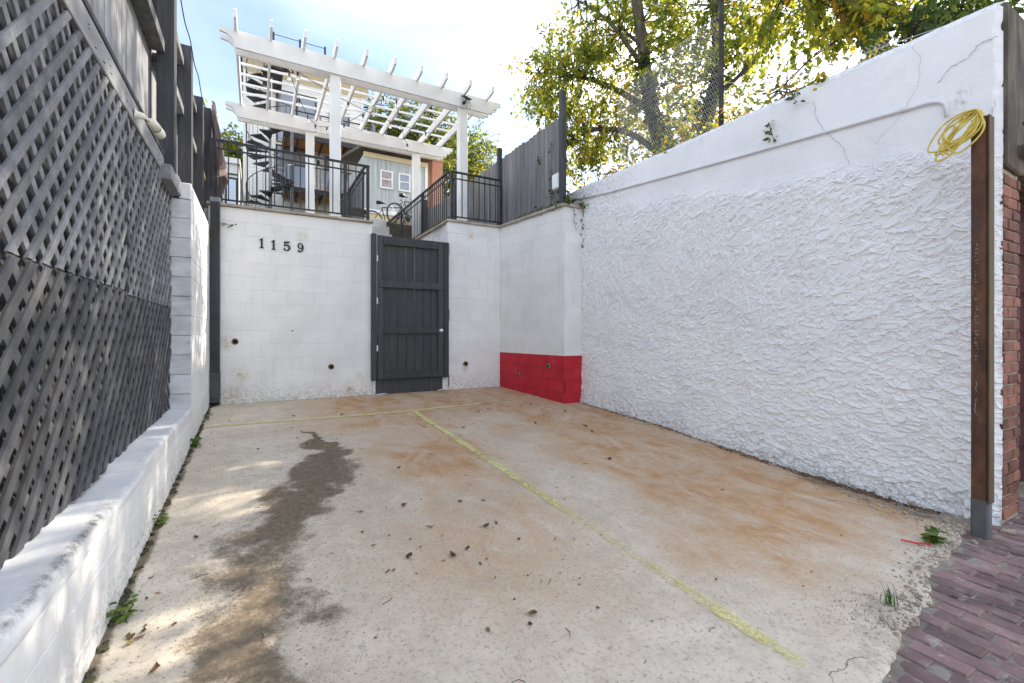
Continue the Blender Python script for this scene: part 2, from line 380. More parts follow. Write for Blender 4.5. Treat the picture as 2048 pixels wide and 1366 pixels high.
M['hole'] = surf('hole_shade_black', [(.35, (.012,.01,.008)), (.65, (.03,.025,.02))], 9, 3, .9, bstr=0)  # near-black colour stands in for the shade inside holes and cracks
M['red_brick_far'] = None

def brickwork(name, c1, c2, mo, w, h, ms):
    m, n, l, b, out = nmat(name)
    g = n.new('ShaderNodeNewGeometry'); sx = n.new('ShaderNodeSeparateXYZ'); l.new(g.outputs['Position'], sx.inputs[0])
    cb = n.new('ShaderNodeCombineXYZ')
    l.new(math_(n, l, 'ADD', sx.outputs[0], sx.outputs[1]), cb.inputs[0]); l.new(sx.outputs[2], cb.inputs[1])
    t = n.new('ShaderNodeTexBrick'); l.new(cb.outputs[0], t.inputs['Vector'])
    t.inputs['Scale'].default_value = 1; t.inputs['Brick Width'].default_value = w; t.inputs['Row Height'].default_value = h
    t.inputs['Mortar Size'].default_value = ms
    for k, c in (('Color1', c1), ('Color2', c2), ('Mortar', mo)): t.inputs[k].default_value = (*c, 1)
    l.new(t.outputs['Color'], b.inputs['Base Color']); b.inputs['Roughness'].default_value = .85
    k = n.new('ShaderNodeBump'); k.inputs['Strength'].default_value = .6; k.inputs['Distance'].default_value = .01; k.invert = True
    l.new(t.outputs['Fac'], k.inputs['Height']); l.new(k.outputs[0], b.inputs['Normal'])
    return m
M['white_brick'] = brickwork('white_painted_brick', (.60,.60,.60), (.68,.68,.68), (.44,.44,.44), .22, .075, .008)
M['red_brick_far'] = brickwork('red_chimney_brick', (.42,.13,.065), (.52,.19,.09), (.50,.38,.30), .22, .075, .010)

def glass_mat(name, col, rough=.05):
    m, n, l, b, out = nmat(name)
    b.inputs['Base Color'].default_value = (*col, 1); b.inputs['Roughness'].default_value = rough
    b.inputs['Specular IOR Level'].default_value = .9; b.inputs['Metallic'].default_value = .35
    return m
M['glass'] = glass_mat('window_glass', (.34,.35,.37))
M['glass_dark'] = glass_mat('dim_window_glass', (.16,.14,.12))
M['glass_pale'] = glass_mat('pale_door_glass', (.50,.54,.60), .15)
M['curtain'] = surf('mauve_curtain', [(.3, (.22,.17,.18)), (.5, (.40,.33,.34)), (.72, (.50,.44,.45))], 3, 5, .8, stretch=(5,5,1), bstr=.3, bdist=.01, bscale=10)
mb_, n_, l_, b_, o_ = nmat('bulb_glass')
b_.inputs['Base Color'].default_value = (.95,.93,.88,1); b_.inputs['Roughness'].default_value = .05
b_.inputs['Transmission Weight'].default_value = .8
M['bulb'] = mb_

def leaf_mat(name, stops, trans=.55, gloss=.35):
    m, n, l, b, out = nmat(name)
    a = n.new('ShaderNodeAttribute'); a.attribute_name = 'tint'
    c = ramp(n, l, a.outputs['Fac'], stops)
    l.new(c, b.inputs['Base Color']); b.inputs['Roughness'].default_value = .5; b.inputs['Specular IOR Level'].default_value = gloss
    t = n.new('ShaderNodeBsdfTranslucent')
    l.new(mixc(n, l, 1.0, c, (1.5, 1.45, .9), 'MULTIPLY'), t.inputs['Color'])
    s = n.new('ShaderNodeMixShader'); s.inputs[0].default_value = trans
    l.new(b.outputs[0], s.inputs[1]); l.new(t.outputs[0], s.inputs[2]); l.new(s.outputs[0], out.inputs[0])
    return m
M['leaf_mix'] = leaf_mat('autumn_leaves', [(0, (.09,.14,.034)), (.3, (.20,.26,.055)), (.55, (.37,.38,.06)), (.8, (.60,.49,.06)), (.93, (.62,.36,.055)), (1, (.50,.17,.045))], .68)
M['leaf_gold'] = leaf_mat('golden_leaves', [(0, (.14,.16,.03)), (.3, (.34,.29,.03)), (.7, (.52,.38,.03)), (1, (.50,.22,.04))])
M['leaf_green'] = leaf_mat('green_leaves', [(0, (.03,.06,.018)), (.5, (.075,.12,.03)), (1, (.16,.20,.04))])
M['leaf_lime'] = leaf_mat('lime_leaves', [(0, (.14,.20,.03)), (.5, (.30,.36,.05)), (1, (.42,.42,.06))])
M['leaf_far'] = leaf_mat('far_tree_leaves', [(0, (.08,.12,.04)), (.45, (.18,.23,.06)), (.8, (.36,.36,.07)), (1, (.54,.40,.07))], .6)
M['ivy'] = leaf_mat('ivy_leaves', [(0, (.025,.055,.018)), (.5, (.06,.115,.03)), (.85, (.15,.20,.05)), (1, (.28,.28,.06))], .35)
M['weed'] = leaf_mat('weed_leaves', [(0, (.05,.11,.025)), (.5, (.11,.20,.04)), (1, (.22,.28,.06))], .4)
def dry_leaf(name, stops):
    return surf(name, stops, 25, 4, .8, bstr=.4, bdist=.002, bscale=120, rnd=.7)
M['dry_brown'] = dry_leaf('dry_brown_leaf', [(.3, (.060,.034,.023)), (.6, (.16,.088,.05)), (.8, (.28,.17,.09))])
M['dry_tan'] = dry_leaf('dry_tan_leaf', [(.3, (.12,.07,.03)), (.6, (.25,.15,.06)), (.8, (.38,.25,.10))])
M['dry_olive'] = dry_leaf('olive_leaf', [(.3, (.10,.085,.015)), (.6, (.21,.17,.03)), (.8, (.33,.25,.05))])

# stucco of the tall side wall
m, n, l, b, out = nmat('white_trowelled_stucco')
v = pos_vec(n, l, (1, 1, 1))
c = ramp(n, l, noise(n, l, v, 1.6, 8, .65), [(.3, (.75,.75,.755)), (.5, (.81,.81,.815)), (.7, (.845,.84,.84))])
c = mixc(n, l, ramp(n, l, noise(n, l, v, 34, 5, .6), [(.68, 0), (.76, .6)]), c, (.50,.50,.52))
c = mixc(n, l, ramp(n, l, noise(n, l, v, 3.4, 6, .65), [(.60, 0), (.78, .5)]), c, (.60,.59,.58))
at = n.new('ShaderNodeAttribute'); at.attribute_name = 'grime'
c = mixc(n, l, math_(n, l, 'MULTIPLY', at.outputs['Fac'], ramp(n, l, noise(n, l, v, 26, 7, .75), [(.47, 0), (.66, .9)]), True), c, (.27,.245,.21))
l.new(c, b.inputs['Base Color']); b.inputs['Roughness'].default_value = .8; b.inputs['Specular IOR Level'].default_value = .25
bump(n, l, b, noise(n, l, v, 55, 7, .7), .7, .006)
M['stucco'] = m

# concrete pad: stains, dirt and wear come from attributes with a shape of their own
m, n, l, b, out = nmat('stained_concrete')
v = pos_vec(n, l, (1, 1, 1)); vs = pos_vec(n, l, (1.0, 1.6, 1))
base = ramp(n, l, noise(n, l, v, 1.3, 9, .66), [(.28, (.54,.46,.36)), (.48, (.67,.585,.465)), (.68, (.76,.68,.565))])
base = mixc(n, l, ramp(n, l, noise(n, l, v, 7, 8, .72), [(.44, 0), (.70, .55)]), base, (.40,.335,.255))
base = mixc(n, l, ramp(n, l, noise(n, l, v, 11, 7, .7, .6), [(.56, 0), (.72, .5)]), base, (.68,.63,.55))
base = mixc(n, l, ramp(n, l, noise(n, l, v, 44, 6, .82), [(.53, 0), (.63, .85)]), base, (.31,.265,.21))
base = mixc(n, l, ramp(n, l, noise(n, l, v, 52, 5, .75), [(.58, 0), (.70, .6)]), base, (.66,.65,.62))
def attr(nm):
    a = n.new('ShaderNodeAttribute'); a.attribute_name = nm; return a.outputs['Fac']
st = noise(n, l, pos_vec(n, l, (1.0, .55, 1)), 3.0, 10, .70, 1.0)
f = math_(n, l, 'MULTIPLY', attr('orange'), ramp(n, l, st, [(.30, .22), (.60, 1)]), True)
base = mixc(n, l, f, base, ramp(n, l, noise(n, l, v, 7, 6, .6), [(.3, (.44,.235,.105)), (.7, (.56,.345,.18))]))
f = math_(n, l, 'MULTIPLY', attr('scuff'), ramp(n, l, noise(n, l, pos_vec(n, l, (4, 1.2, 1)), 5, 7, .7, 1.5), [(.55, 0), (.70, .75)]), True)
base = mixc(n, l, f, base, (.62,.60,.56))
dcol = ramp(n, l, noise(n, l, v, 26, 7, .75), [(.3, (.10,.076,.050)), (.55, (.205,.158,.108)), (.75, (.37,.30,.215))])
dA = attr('dirt')
g1 = noise(n, l, v, 14, 9, .78); g2 = noise(n, l, v, 62, 5, .8)
f = math_(n, l, 'SUBTRACT', math_(n, l, 'ADD', dA, math_(n, l, 'MULTIPLY', g1, .9)), .72)
base = mixc(n, l, ramp(n, l, f, [(.05, 0), (.60, .78)]), base, dcol)
f = math_(n, l, 'ADD', math_(n, l, 'MULTIPLY', dA, .75), math_(n, l, 'ADD', math_(n, l, 'MULTIPLY', g2, .8), math_(n, l, 'MULTIPLY', g1, .5)))
f2 = math_(n, l, 'SUBTRACT', f, .62)
base = mixc(n, l, ramp(n, l, f2, [(.36, 0), (.58, .85)]), base, dcol)
l.new(base, b.inputs['Base Color']); b.inputs['Roughness'].default_value = .88; b.inputs['Specular IOR Level'].default_value = .2
bump(n, l, b, noise(n, l, v, 60, 8, .78), .9, .006)
M['pad'] = m

def paint_line(name, lo, hi):
    m, n, l, b, out = nmat(name)
    v = pos_vec(n, l, (1, 1, 1))
    c = ramp(n, l, noise(n, l, v, 9, 6, .6), [(.3, (.62,.54,.18)), (.7, (.76,.70,.36))])
    l.new(c, b.inputs['Base Color']); b.inputs['Roughness'].default_value = .75
    a = n.new('ShaderNodeAttribute'); a.attribute_name = 'wear'
    f = math_(n, l, 'SUBTRACT', math_(n, l, 'ADD', math_(n, l, 'MULTIPLY', noise(n, l, v, 42, 7, .75), .8), math_(n, l, 'MULTIPLY', noise(n, l, v, 7, 5, .6), .5)), a.outputs['Fac'])
    f = ramp(n, l, f, [(lo, 0), (hi, .92)])
    t = n.new('ShaderNodeBsdfTransparent'); s = n.new('ShaderNodeMixShader')
    l.new(f, s.inputs[0]); l.new(t.outputs[0], s.inputs[1]); l.new(b.outputs[0], s.inputs[2]); l.new(s.outputs[0], out.inputs[0])
    return m
M['yellow'] = paint_line('worn_yellow_line_paint', .05, .30)
# ================================================================== SETTING
def gz(x, y): return -1.459 + 0.053 * y

def grid_obj(name, us, vs, fn, mat, attrs=None, parent=None, smooth=True):
    U, V = np.meshgrid(us, vs, indexing='ij')
    P = fn(U, V)
    nu, nv = U.shape
    co = np.stack([p.ravel() for p in P], 1)
    idx = np.arange(nu*nv).reshape(nu, nv)
    q = np.stack([idx[:-1,:-1], idx[1:,:-1], idx[1:,1:], idx[:-1,1:]], -1).reshape(-1, 4)
    me = bpy.data.meshes.new(name)
    me.vertices.add(len(co)); me.vertices.foreach_set('co', co.ravel())
    me.loops.add(q.size); me.loops.foreach_set('vertex_index', q.ravel())
    me.polygons.add(len(q)); me.polygons.foreach_set('loop_start', np.arange(0, q.size, 4)); me.polygons.foreach_set('loop_total', np.full(len(q), 4))
    me.polygons.foreach_set('use_smooth', np.full(len(q), smooth))
    me.update(calc_edges=True); me.validate()
    if attrs:
        for k, a in attrs(U, V).items():
            at = me.attributes.new(k, 'FLOAT', 'POINT'); at.data.foreach_set('value', np.asarray(a, dtype=np.float32).ravel())
    me.materials.append(mat)
    if parent is not None:
        w = W[parent.name]; co2 = co - np.array(w); me.vertices.foreach_set('co', co2.ravel()); me.update()
        return link(name, me, parent, w)
    return link(name, me)

def edge_y(x):                                   # crumbling front edge of the pad towards the alley
    return np.interp(x, [-2, 1.6, 2.2, 2.7, 3.1, 3.5, 4.0, 4.5, 5.2], [.45, .62, .86, .98, 1.0, 1.12, 1.2, 1.24, 1.26]) + .10*(fbm(x*3, x*0+2.5, 91, 4)-.5)

def pad_fn(U, V):
    z = gz(U, V) + .012*(fbm(U*.9, V*.9, 3, 4)-.5) + .004*(fbm(U*9, V*9, 5, 3)-.5)
    e = edge_y(U) + .05*(fbm(U*12, V*12, 8, 3)-.5)
    z = z - .045*(1-sstep(-.05, .02, V-e))
    near = sstep(4.42, 4.72, U + .25*(fbm(V*1.7, V*0, 44, 4)-.5)) * (1-sstep(2.6, 4.6, V))   # broken trench along the stucco wall
    z = z - .05*near*(.4+fbm(U*14, V*14, 21, 3))
    return U, V, z

def pad_attrs(U, V):
    nz = fbm(U*1.1, V*1.1, 31, 5); n2 = fbm(U*2.6, V*2.6, 37, 5); n3 = fbm(U*6, V*6, 39, 5)
    right = sstep(1.6, 3.1, U + 1.5*(nz-.5) - .10*(V-3)) * sstep(.9, 1.9, V + .8*(n2-.5))
    back = sstep(4.6, 6.2, V + 1.6*(nz-.5)) * sstep(-.1, 1.6, U) * .85
    mid = np.exp(-(((U-1.65)/.75)**2 + ((V-4.3)/1.1)**2)) * 1.0
    low = np.exp(-(((U-1.4)/.8)**2 + ((V-2.7)/.9)**2)) * .6
    thin = 1 - .55*np.exp(-(((U-2.45)/.40)**2 + ((V-2.9)/1.5)**2)) - .5*np.exp(-(((U-3.0)/.35)**2 + ((V-5.6)/.5)**2))
    orange = np.clip((np.maximum.reduce([right*1.0, back, mid, low]) * (.72 + 1.1*n2)) * thin, 0, 1)
    cx = np.interp(V, [1.2, 2.2, 2.8, 3.3, 3.8, 4.5, 5.2, 5.6, 5.9], [-.02, .02, -.05, .06, .30, .55, .62, .60, .50])
    wd = np.interp(V, [1.2, 2.2, 2.8, 3.3, 3.8, 4.5, 5.0, 5.35, 5.5, 5.75, 5.95], [.33, .31, .33, .35, .32, .27, .20, .20, .06, .10, .03])
    d = np.abs(U - cx + .42*(n2-.5) + .34*(n3-.5)) / wd
    streak = (1 - sstep(.0, 1.45, d)) * (.55 + .75*fbm(U*2.3, V*1.7, 51, 6)) * sstep(.3, 1.2, V) * (1-sstep(5.8, 6.0, V))
    streak = streak * np.interp(V, [.5, 2.4, 3.4, 4.2, 5.5], [.88, .90, .92, 1.0, 1.05])
    # tracked dirt by the alley, along the stucco wall and along the low wall
    alley = np.exp(-(((U-2.75)/.30)**2 + ((V-1.14)/.20)**2)) * .42 + np.exp(-(((U-2.35)/.4)**2 + ((V-.95)/.16)**2)) * .32
    wallr = sstep(4.55, 4.76, U + .10*(n3-.5)) * .8 * (1-.5*sstep(5, 6, V))
    wallr = np.maximum(wallr, sstep(4.15, 4.62, U + .35*(n3-.5) + .2*(n2-.5)) * (1-sstep(2.0, 3.0, V)) * .85)
    walll = (1-sstep(-.57, -.50, U + .05*(n3-.5))) * .9
    bk = sstep(7.74, 7.92, V + .08*(n3-.5)) * .6
    crack = sstep(.0, .05, edge_y(U) + .10*n3 - V) * .5
    tyre = (np.exp(-((U-1.15-.05*V)/.20)**2) * .30 + np.exp(-((U-3.1)/.2)**2) * .18) * fbm(U*4, V*.6, 77, 4) * (1-sstep(4, 5.5, V))
    dirt = np.clip(np.maximum.reduce([streak, alley, wallr, walll, bk, crack, tyre, .20 + .16*(n2-.5)]), 0, 1)
    scuff = np.clip(sstep(.4, 2.2, U) * (.4 + .8*nz) , 0, 1)
    return {'orange': orange, 'dirt': dirt, 'scuff': scuff}
pad = structure(grid_obj('concrete_pad', np.arange(-.62, 4.801, .02), np.arange(.30, 7.981, .02), pad_fn, M['pad'], pad_attrs))

# raised yards, terrace, alley bed
def solid(name, a, b, mat):
    return structure(MB().box(a, b).build(name, mat))
solid('alley_bed', (-60, -60, -2.4), (60, 1.45, -1.62), M['paver_sand'])
structure(grid_obj('alley_bed', np.arange(-1.2, 7.5, .03), np.arange(-2.4, 1.46, .03), lambda U, V: (U, V, gz(U, V) - .012 + .008*(fbm(U*5, V*5, 401, 4)-.5)), M['paver_sand']))
solid('terrace', (-.9, 8.1, -1.6), (1.72, 12.8, 1.86), M['stucco_side'])
solid('terrace', (3.12, 8.1, -1.6), (4.50, 12.8, 2.06), M['stucco_side'])
solid('upper_yard', (-70, 12.8, -1.5), (5.0, 260, 3.1), M['soil'])
solid('neighbour_yard', (5.0, 1.75, -1.5), (70, 260, 2.36), M['soil'])
solid('neighbour_yard', (-70, 1.46, -1.5), (-.92, 12.78, 1.3), M['soil'])

# stairs behind the gate
stairs = structure(link('stairs', None, None, (2.42, 8.1, -.8)))
for k in range(15):
    z1 = -.78 + .259*(k+1); y0 = 8.45 + .29*k
    piece('step', M['step'], stairs, (1.38, .30, 3.0), (2.42, y0+.15, z1-1.5 - .0), ch=.006)

# ================================================================== BLOCK WALLS
def course_blocks(parent, p0, d, nrm, length, lines, mat_fn, half_first=0, depth=.10, L=.406, joint=.005, jut=.0, ends=True):
    """rows of blocks between consecutive z lines, faces on the line p0 + s*d, nrm points outwards"""
    d = Vector((d[0], d[1], 0)).normalized(); nrm = Vector((nrm[0], nrm[1], 0)).normalized()
    ang = math.atan2(d.y, d.x)
    for r in range(len(lines)-1):
        z0, z1 = lines[r], lines[r+1]
        s = -L*.5 if (r + half_first) % 2 else 0.0
        s += .03*((r*7) % 3 - 1)
        if s > 0: s -= L
        while s < length - .02:
            a, b = max(s, 0), min(s + L, length)
            if b - a > .04:
                j = random.uniform(-.0012, .0012)
                c = Vector((p0[0], p0[1], 0)) + d*((a+b)/2) - nrm*(depth/2 + j)
                c.z = (z0+z1)/2
                piece('block', mat_fn((z0+z1)/2, r), parent, (round(b-a-joint, 3), depth, round(z1-z0-joint, 3)), c, (0, 0, ang), ch=.0028)
            s += L

def weep(parent, c, nrm, mat='copper_pipe', r=.038, out=.0):
    c = Vector(c); nv = Vector(nrm)
    g = MB()
    g.lathe([(r*1.25, -.05), (r*1.25, .004+out), (r, .010+out), (r*.86, .008+out), (r*.85, -.02)], c, nv, 16)
    p = g.build('drain_pipe', M[mat], parent, smooth=True)
    MB().lathe([(r*.84, -.02), (r*.84, .002+out*.4)], c, nv, 16).build('drain_hole_shade', M['hole'], p, loc=W[p.name])  # solid dark disc, painted as the shade inside the pipe

Z0 = .04
lines_lo = [Z0 + .203*k for k in range(-7, 10)]            # up to 1.867
lines_hi = lines_lo + [2.07]
# wall with the house number
bw = thing('block_wall', 'white painted block wall carrying the black house number, left of the gate', 'wall', (.57, 8.0, -1.1))
MB().box((-.60, 7.9032, -1.4), (1.718, 8.098, 1.860)).build('mortar', M['mortar'], bw)
course_blocks(bw, (-.58, 7.9), (1, 0), (0, -1), 2.30, lines_lo, lambda z, r: M['block'])
for k in range(4):
    x0, x1 = [-.62, -.02, .56, 1.14, 1.74][k:k+2]
    piece('coping_stone', M['coping'], bw, (x1-x0-.006, .30, .038), ((x0+x1)/2, 7.995, 1.888), ch=.006, jit=.002, var=k)
weep(bw, (-.27, 7.9, -.12), (0, -1, 0)); weep(bw, (1.07, 7.9, -.54), (0, -1, 0))
MB().lathe([(.012, -.01), (.012, .002)], (.50, 7.9, .04), (0, -1, 0), 10).build('screw_hole_shade', M['hole'], bw)  # dark disc painted as a shaded hole, nothing is cut

# wall right of the gate with the red-based return
rw = thing('block_wall', 'white painted block wall with red painted base, right of the gate', 'wall', (3.9, 7.9, -1.1))
A = Vector((4.18, 7.9, 0)); B = Vector((4.37, 6.03, 0)); Cc = Vector((4.745, 6.03, 0))
pm = lambda z, r: M['red'] if z < -.385 else M['block']
i4 = .0032
g = MB(); poly = [(3.12, 7.9+i4), (4.18+i4, 7.9+i4), (4.37+i4, 6.03+i4), (4.745, 6.03+i4), (4.745, 8.098), (3.12, 8.098)]
for z0, z1, mt in ((-1.4, -.366, 'mortar_red'), (-.366, 2.066, 'mortar')):
    if mt == 'mortar_red':
        pl = [(4.16, 7.9+i4), (4.18+i4, 7.9+i4), (4.37+i4, 6.03+i4), (4.745, 6.03+i4), (4.745, 8.09), (4.16, 8.09)]
        MB().prism(pl, lambda u, v, k: (u, v, z0 if k else z1)).build('mortar', M[mt], rw)
        MB().box((3.12, 7.9+i4, z0), (4.16, 8.09, z1)).build('mortar', M['mortar'], rw)
    else:
        MB().prism(poly, lambda u, v, k: (u, v, z0 if k else z1)).build('mortar', M[mt], rw)
course_blocks(rw, (3.09, 7.9), (1, 0), (0, -1), 1.088, lines_hi, lambda z, r: M['block'])
dv = (B-A); nv = Vector((dv.y, -dv.x, 0)).normalized()
if nv.x > 0: nv = -nv
course_blocks(rw, (A.x, A.y), (dv.x, dv.y), (nv.x, nv.y), dv.length-.001, lines_hi, pm, 1, depth=.09)
course_blocks(rw, (B.x, B.y), (1, 0), (0, -1), .375, lines_hi, pm, 0, depth=.12, L=.375)
g = MB(); g.prism([(3.06, 7.86), (4.135, 7.86), (4.31, 5.985), (4.75, 5.985), (4.75, 6.3), (4.55, 6.3), (4.45, 8.15), (3.06, 8.15)], lambda u, v, k: (u, v, 2.068 if k else 2.112))
g.build('coping_stone', M['coping'], rw, bevel=.005)
MB().box((3.06, 8.155, 2.062), (3.36, 12.9, 2.108)).build('coping_stone', M['coping'], rw, bevel=.005)
weep(rw, (3.44, 7.9, -.57), (0, -1, 0), out=.02)
for t in (.33, .79):
    p = A + dv*t; zz = -.74 if t < .5 else -.55
    weep(rw, (p.x, p.y, zz), (nv.x, nv.y, 0), r=.036, out=.018)

# side wall: tall pier section and the low wall in front of it
sw = thing('block_wall', 'low white block wall ending in a taller pier, below the lattice fence', 'wall', (-.67, 4.5, -1.2))
FX = -.58
MB().box((-.775, 5.742, -1.4), (FX-.0045, 7.9, 1.375)).build('mortar', M['mortar'], sw)
lines_l = [1.38 - .2*k for k in range(14)][::-1]
course_blocks(sw, (FX, 5.757), (0, 1), (1, 0), 2.14, lines_l, lambda z, r: M['block'], 0, depth=.09)
for k in range(len(lines_l)-1):
    z0, z1 = lines_l[k], lines_l[k+1]
    if z1 < -.70: continue
    piece('block', M['block_grey'], sw, (.200, .038, z1-z0-.006), (-.681, 5.736, (z0+z1)/2), ch=.004, jit=.0015, var=k % 5)
for k in range(5):
    piece('block', M['block'], sw, (.105, .428, .165), (FX-.054, 5.935+.434*k, 1.466), ch=.006, jit=.002, var=k % 3)
# low part, three lengths with their own caps
lowseg = [(.62, 2.83, -.790), (2.83, 3.45, -.812), (3.45, 5.72, -.765)]
MB().box((-.80, .62, -1.6), (FX-.005, 5.72, -.86)).build('mortar', M['mortar'], sw)
course_blocks(sw, (FX, .62), (0, 1), (1, 0), 5.10, [-1.42, -1.21, -1.005, -.862], lambda z, r: M['block'], 1, depth=.09, joint=.005)
for y0, y1, zt in lowseg:
    def cap_fn(U, V, y0=y0, y1=y1, zt=zt):
        # V runs over the profile: up the outer face, round the edge, across the top
        near = 1.0 if y0 < 1 else .45
        rr = .035*near + .012
        a = np.clip(V, 0, 1); 
        x = np.where(V < 0, FX+.006*near, np.where(V <= 1, FX+.006*near - rr + rr*np.cos(a*math.pi/2), FX+.006*near - rr - (V-1)*(.80-.58-rr+.006*near)))
        z = np.where(V < 0, zt - rr + V*(zt-rr+.868), np.where(V <= 1, zt - rr + rr*np.sin(a*math.pi/2), zt + 0*V))
        wob = .010*near*(fbm(U*5, V*2, 61, 4)-.5) + .006*near*(fbm(U*16, V*4, 63, 3)-.5)
        return x + wob*(1-sstep(.6, 1.3, V)), U, z + wob*.8*sstep(-.4, .4, V)*(1-sstep(1.0, 1.6, V))
    vs = np.concatenate([np.linspace(-1, -.02, 6), np.linspace(0, 1, 7), np.linspace(1.06, 2, 12)])
    o = grid_obj('cement_cap', np.linspace(y0, y1, int((y1-y0)/.025)+2), vs, cap_fn, M['cap'], (lambda U, V, y0=y0: {'grime': np.clip(np.exp(-((V-.62)/.30)**2)*(1.0 if y0 < 1 else .45)*(.35+1.1*fbm(U*3, V*0+1, 65, 4)) + .12*(V < 0), 0, 1)}), parent=sw)
    MB().box((-.80, y0+.001, -.868), (FX-.05, y1-.001, zt-.03)).build('cap_core', M['cap'], sw)
    xe, _, ze = cap_fn(np.full(len(vs), y0), vs)
    prf = [(float(a), float(b2)) for a, b2 in zip(xe, ze)] + [(-.80, -.868)]
    MB().prism(prf, lambda u, v, k: (u, y0 + (.004 if k else .0005), v)).build('cap_end', M['cap'], sw)
# mossy strip where the low wall meets the pad
g = MB()
for k in range(150):
    y = random.uniform(.9, 7.8); s = random.uniform(.008, .022)
    g.obox((FX+.012+random.uniform(-.004, .012), y, gz(0, y)+.004), (s, s*2.2, .012), random.uniform(0, 3), random.uniform(-.3, .3), .2)
stuff(tag(g.build('moss_strip', M['moss']), 'dark moss and grit in the joint below the low white wall', 'moss'))

# ================================================================== STUCCO WALL
st = thing('stucco_wall', 'tall white wall of rough trowelled stucco with smoother top band', 'wall', (4.85, 3.6, -1.3))
YA, YB = 1.14, 6.6
def stucco_fn(U, V):
    vb = np.interp(U, [1.1, 1.4, 2.1, 3.0, 4.5, 6.0, 7], [1.32, 1.45, 1.50, 1.60, 1.83, 2.0, 2.1]) + .22*(fbm(U*2.2, V*2.2, 71, 4)-.5)
    rough = 1 - sstep(-.10, .12, V - vb)
    ang = np.interp(V, [-1.4, -.7, 0, .7, 1.6], [.08, .20, .70, .92, .80]) + .9*(fbm(U*1.1, V*1.1, 81, 4)-.5) + .25*np.interp(U, [1, 4, 6], [-.8, 0, .7])
    # overlapping trowel dabs: each is a leaf shaped patch that thickens towards its lower lip
    H = np.zeros_like(U); rr = np.random.default_rng(23); nu, nv = U.shape; du = U[1, 0]-U[0, 0]
    for Ls, Ws, amp, cnt in ((.18, .054, .012, 1100), (.115, .036, .012, 3200), (.07, .023, .0115, 8000), (.045, .016, .010, 11000)):
        ci = rr.integers(0, nu, cnt); cj = rr.integers(0, nv, cnt); js = rr.normal(0, .52, cnt); sl = rr.uniform(.55, 1.35, cnt); sw_ = rr.uniform(.6, 1.4, cnt); sa_ = rr.uniform(.45, 1.15, cnt); bend = rr.normal(0, 1.6, cnt)
        hw = int(Ls*.72/du) + 1
        for q in range(cnt):
            i0, j0 = ci[q], cj[q]; i1, i2 = max(i0-hw, 0), min(i0+hw+1, nu); j1, j2 = max(j0-hw, 0), min(j0+hw+1, nv)
            a_ = ang[i0, j0] + js[q]; ca, sa = math.cos(a_), math.sin(a_)
            uu = -(U[i1:i2, j1:j2]-U[i0, j0]); vv = V[i1:i2, j1:j2]-V[i0, j0]
            al = (uu*ca + vv*sa)/(Ls*sl[q]*.5); cc = -(-uu*sa + vv*ca)/(Ws*sw_[q]*.5) + bend[q]*al*al*.18
            m_ = (1-al*al) - cc*cc
            prof = amp*sa_[q]*(.10 + .90*(cc*.5+.5))*np.clip(m_*5, 0, 1)**.5
            win = H[i1:i2, j1:j2]
            np.copyto(win, np.maximum(win, np.where(m_ > 0, H[i0, j0]*.45 + prof, 0)))
    h = H*1.5
    h = h + .016*(fbm(U*3.4, V*3.4, 171, 4)-.5)
    pit = fbm(U*30, V*30, 181, 3)
    spot = (1 - sstep(.5, 1.0, np.abs(V - 2.1)/.4)) * sstep(4.6, 5.6, U)                # pitted patch by the conduit end
    h2 = .006*(fbm(U*7, V*7, 191, 4)-.5) - .010*sstep(.58, .70, pit)*spot - .0012*sstep(.7, .8, fbm(U*40, V*40, 195, 2))
    x = 4.742 - (h*rough + h2*(1-.6*rough)) - .012*rough
    low = 1-sstep(.0, .35, V - gz(0, U)); x = x - .02*low*rough
    ed = 1-sstep(YA, YA+.05, U + .03*(fbm(V*9, V*0, 201, 3)-.5)); x = x + .03*ed
    top = sstep(2.39, 2.45, V); x = x + .025*top
    zz = V + .02*(fbm(U*4, U*0, 205, 4)-.5)*sstep(2.3, 2.45, V)
    return x, U, zz
def stucco_attrs(U, V):
    low = (1-sstep(.02, .42, V - gz(0, U) + .3*(fbm(U*2, V*2, 211, 4)-.5)))
    corner = sstep(5.55, 6.0, U + .25*(fbm(U*4, V*4, 215, 4)-.5)) * (.45 + .5*sstep(1.2, 1.9, V))
    top = sstep(2.36, 2.44, V + .05*(fbm(U*5, V*5, 217, 3)-.5)) * .8
    spot = (1 - sstep(.5, 1.0, np.abs(V - 2.1)/.35)) * sstep(4.5, 5.5, U) * .7
    halo = np.exp(-(((U-1.36)/.05)**2 + ((V-1.80)/.09)**2)) * .9
    return {'grime': np.clip(np.maximum.reduce([low*.8, corner*.7, top*.8, spot*.8, halo]), 0, 1)}
grid_obj('stucco_face', np.arange(YA, YB, .0085), np.arange(-1.50, 2.452, .0085), stucco_fn, M['stucco'], stucco_attrs, st, smooth=False)
MB().box((4.772, 1.745, -1.5), (4.998, YB, 2.425)).build('wall_core', M['stucco'], st)
g = MB()
def crack_line(pts, w=.0020):
    P = []
    for a, b in zip(pts[:-1], pts[1:]):
        for k in range(9):
            t = k/9; P.append((4.732, a[0]+(b[0]-a[0])*t + random.uniform(-.008, .008), a[1]+(b[1]-a[1])*t + random.uniform(-.008, .008)))
    P.append((4.732, *pts[-1]))
    MB().tube(P, [w*random.uniform(.5, 1) for _ in P], 5).build('crack', M['crack'], st)
crack_line([(2.42, 2.26), (2.40, 2.10), (2.32, 1.93), (2.18, 1.75), (2.12, 1.55)])
crack_line([(1.66, 2.38), (1.60, 2.25), (1.62, 2.05), (1.72, 1.85), (1.92, 1.66)], .0014)
crack_line([(1.165, 2.18), (1.26, 2.17), (1.33, 2.10), (1.42, 2.08), (1.50, 2.0)], .0026)
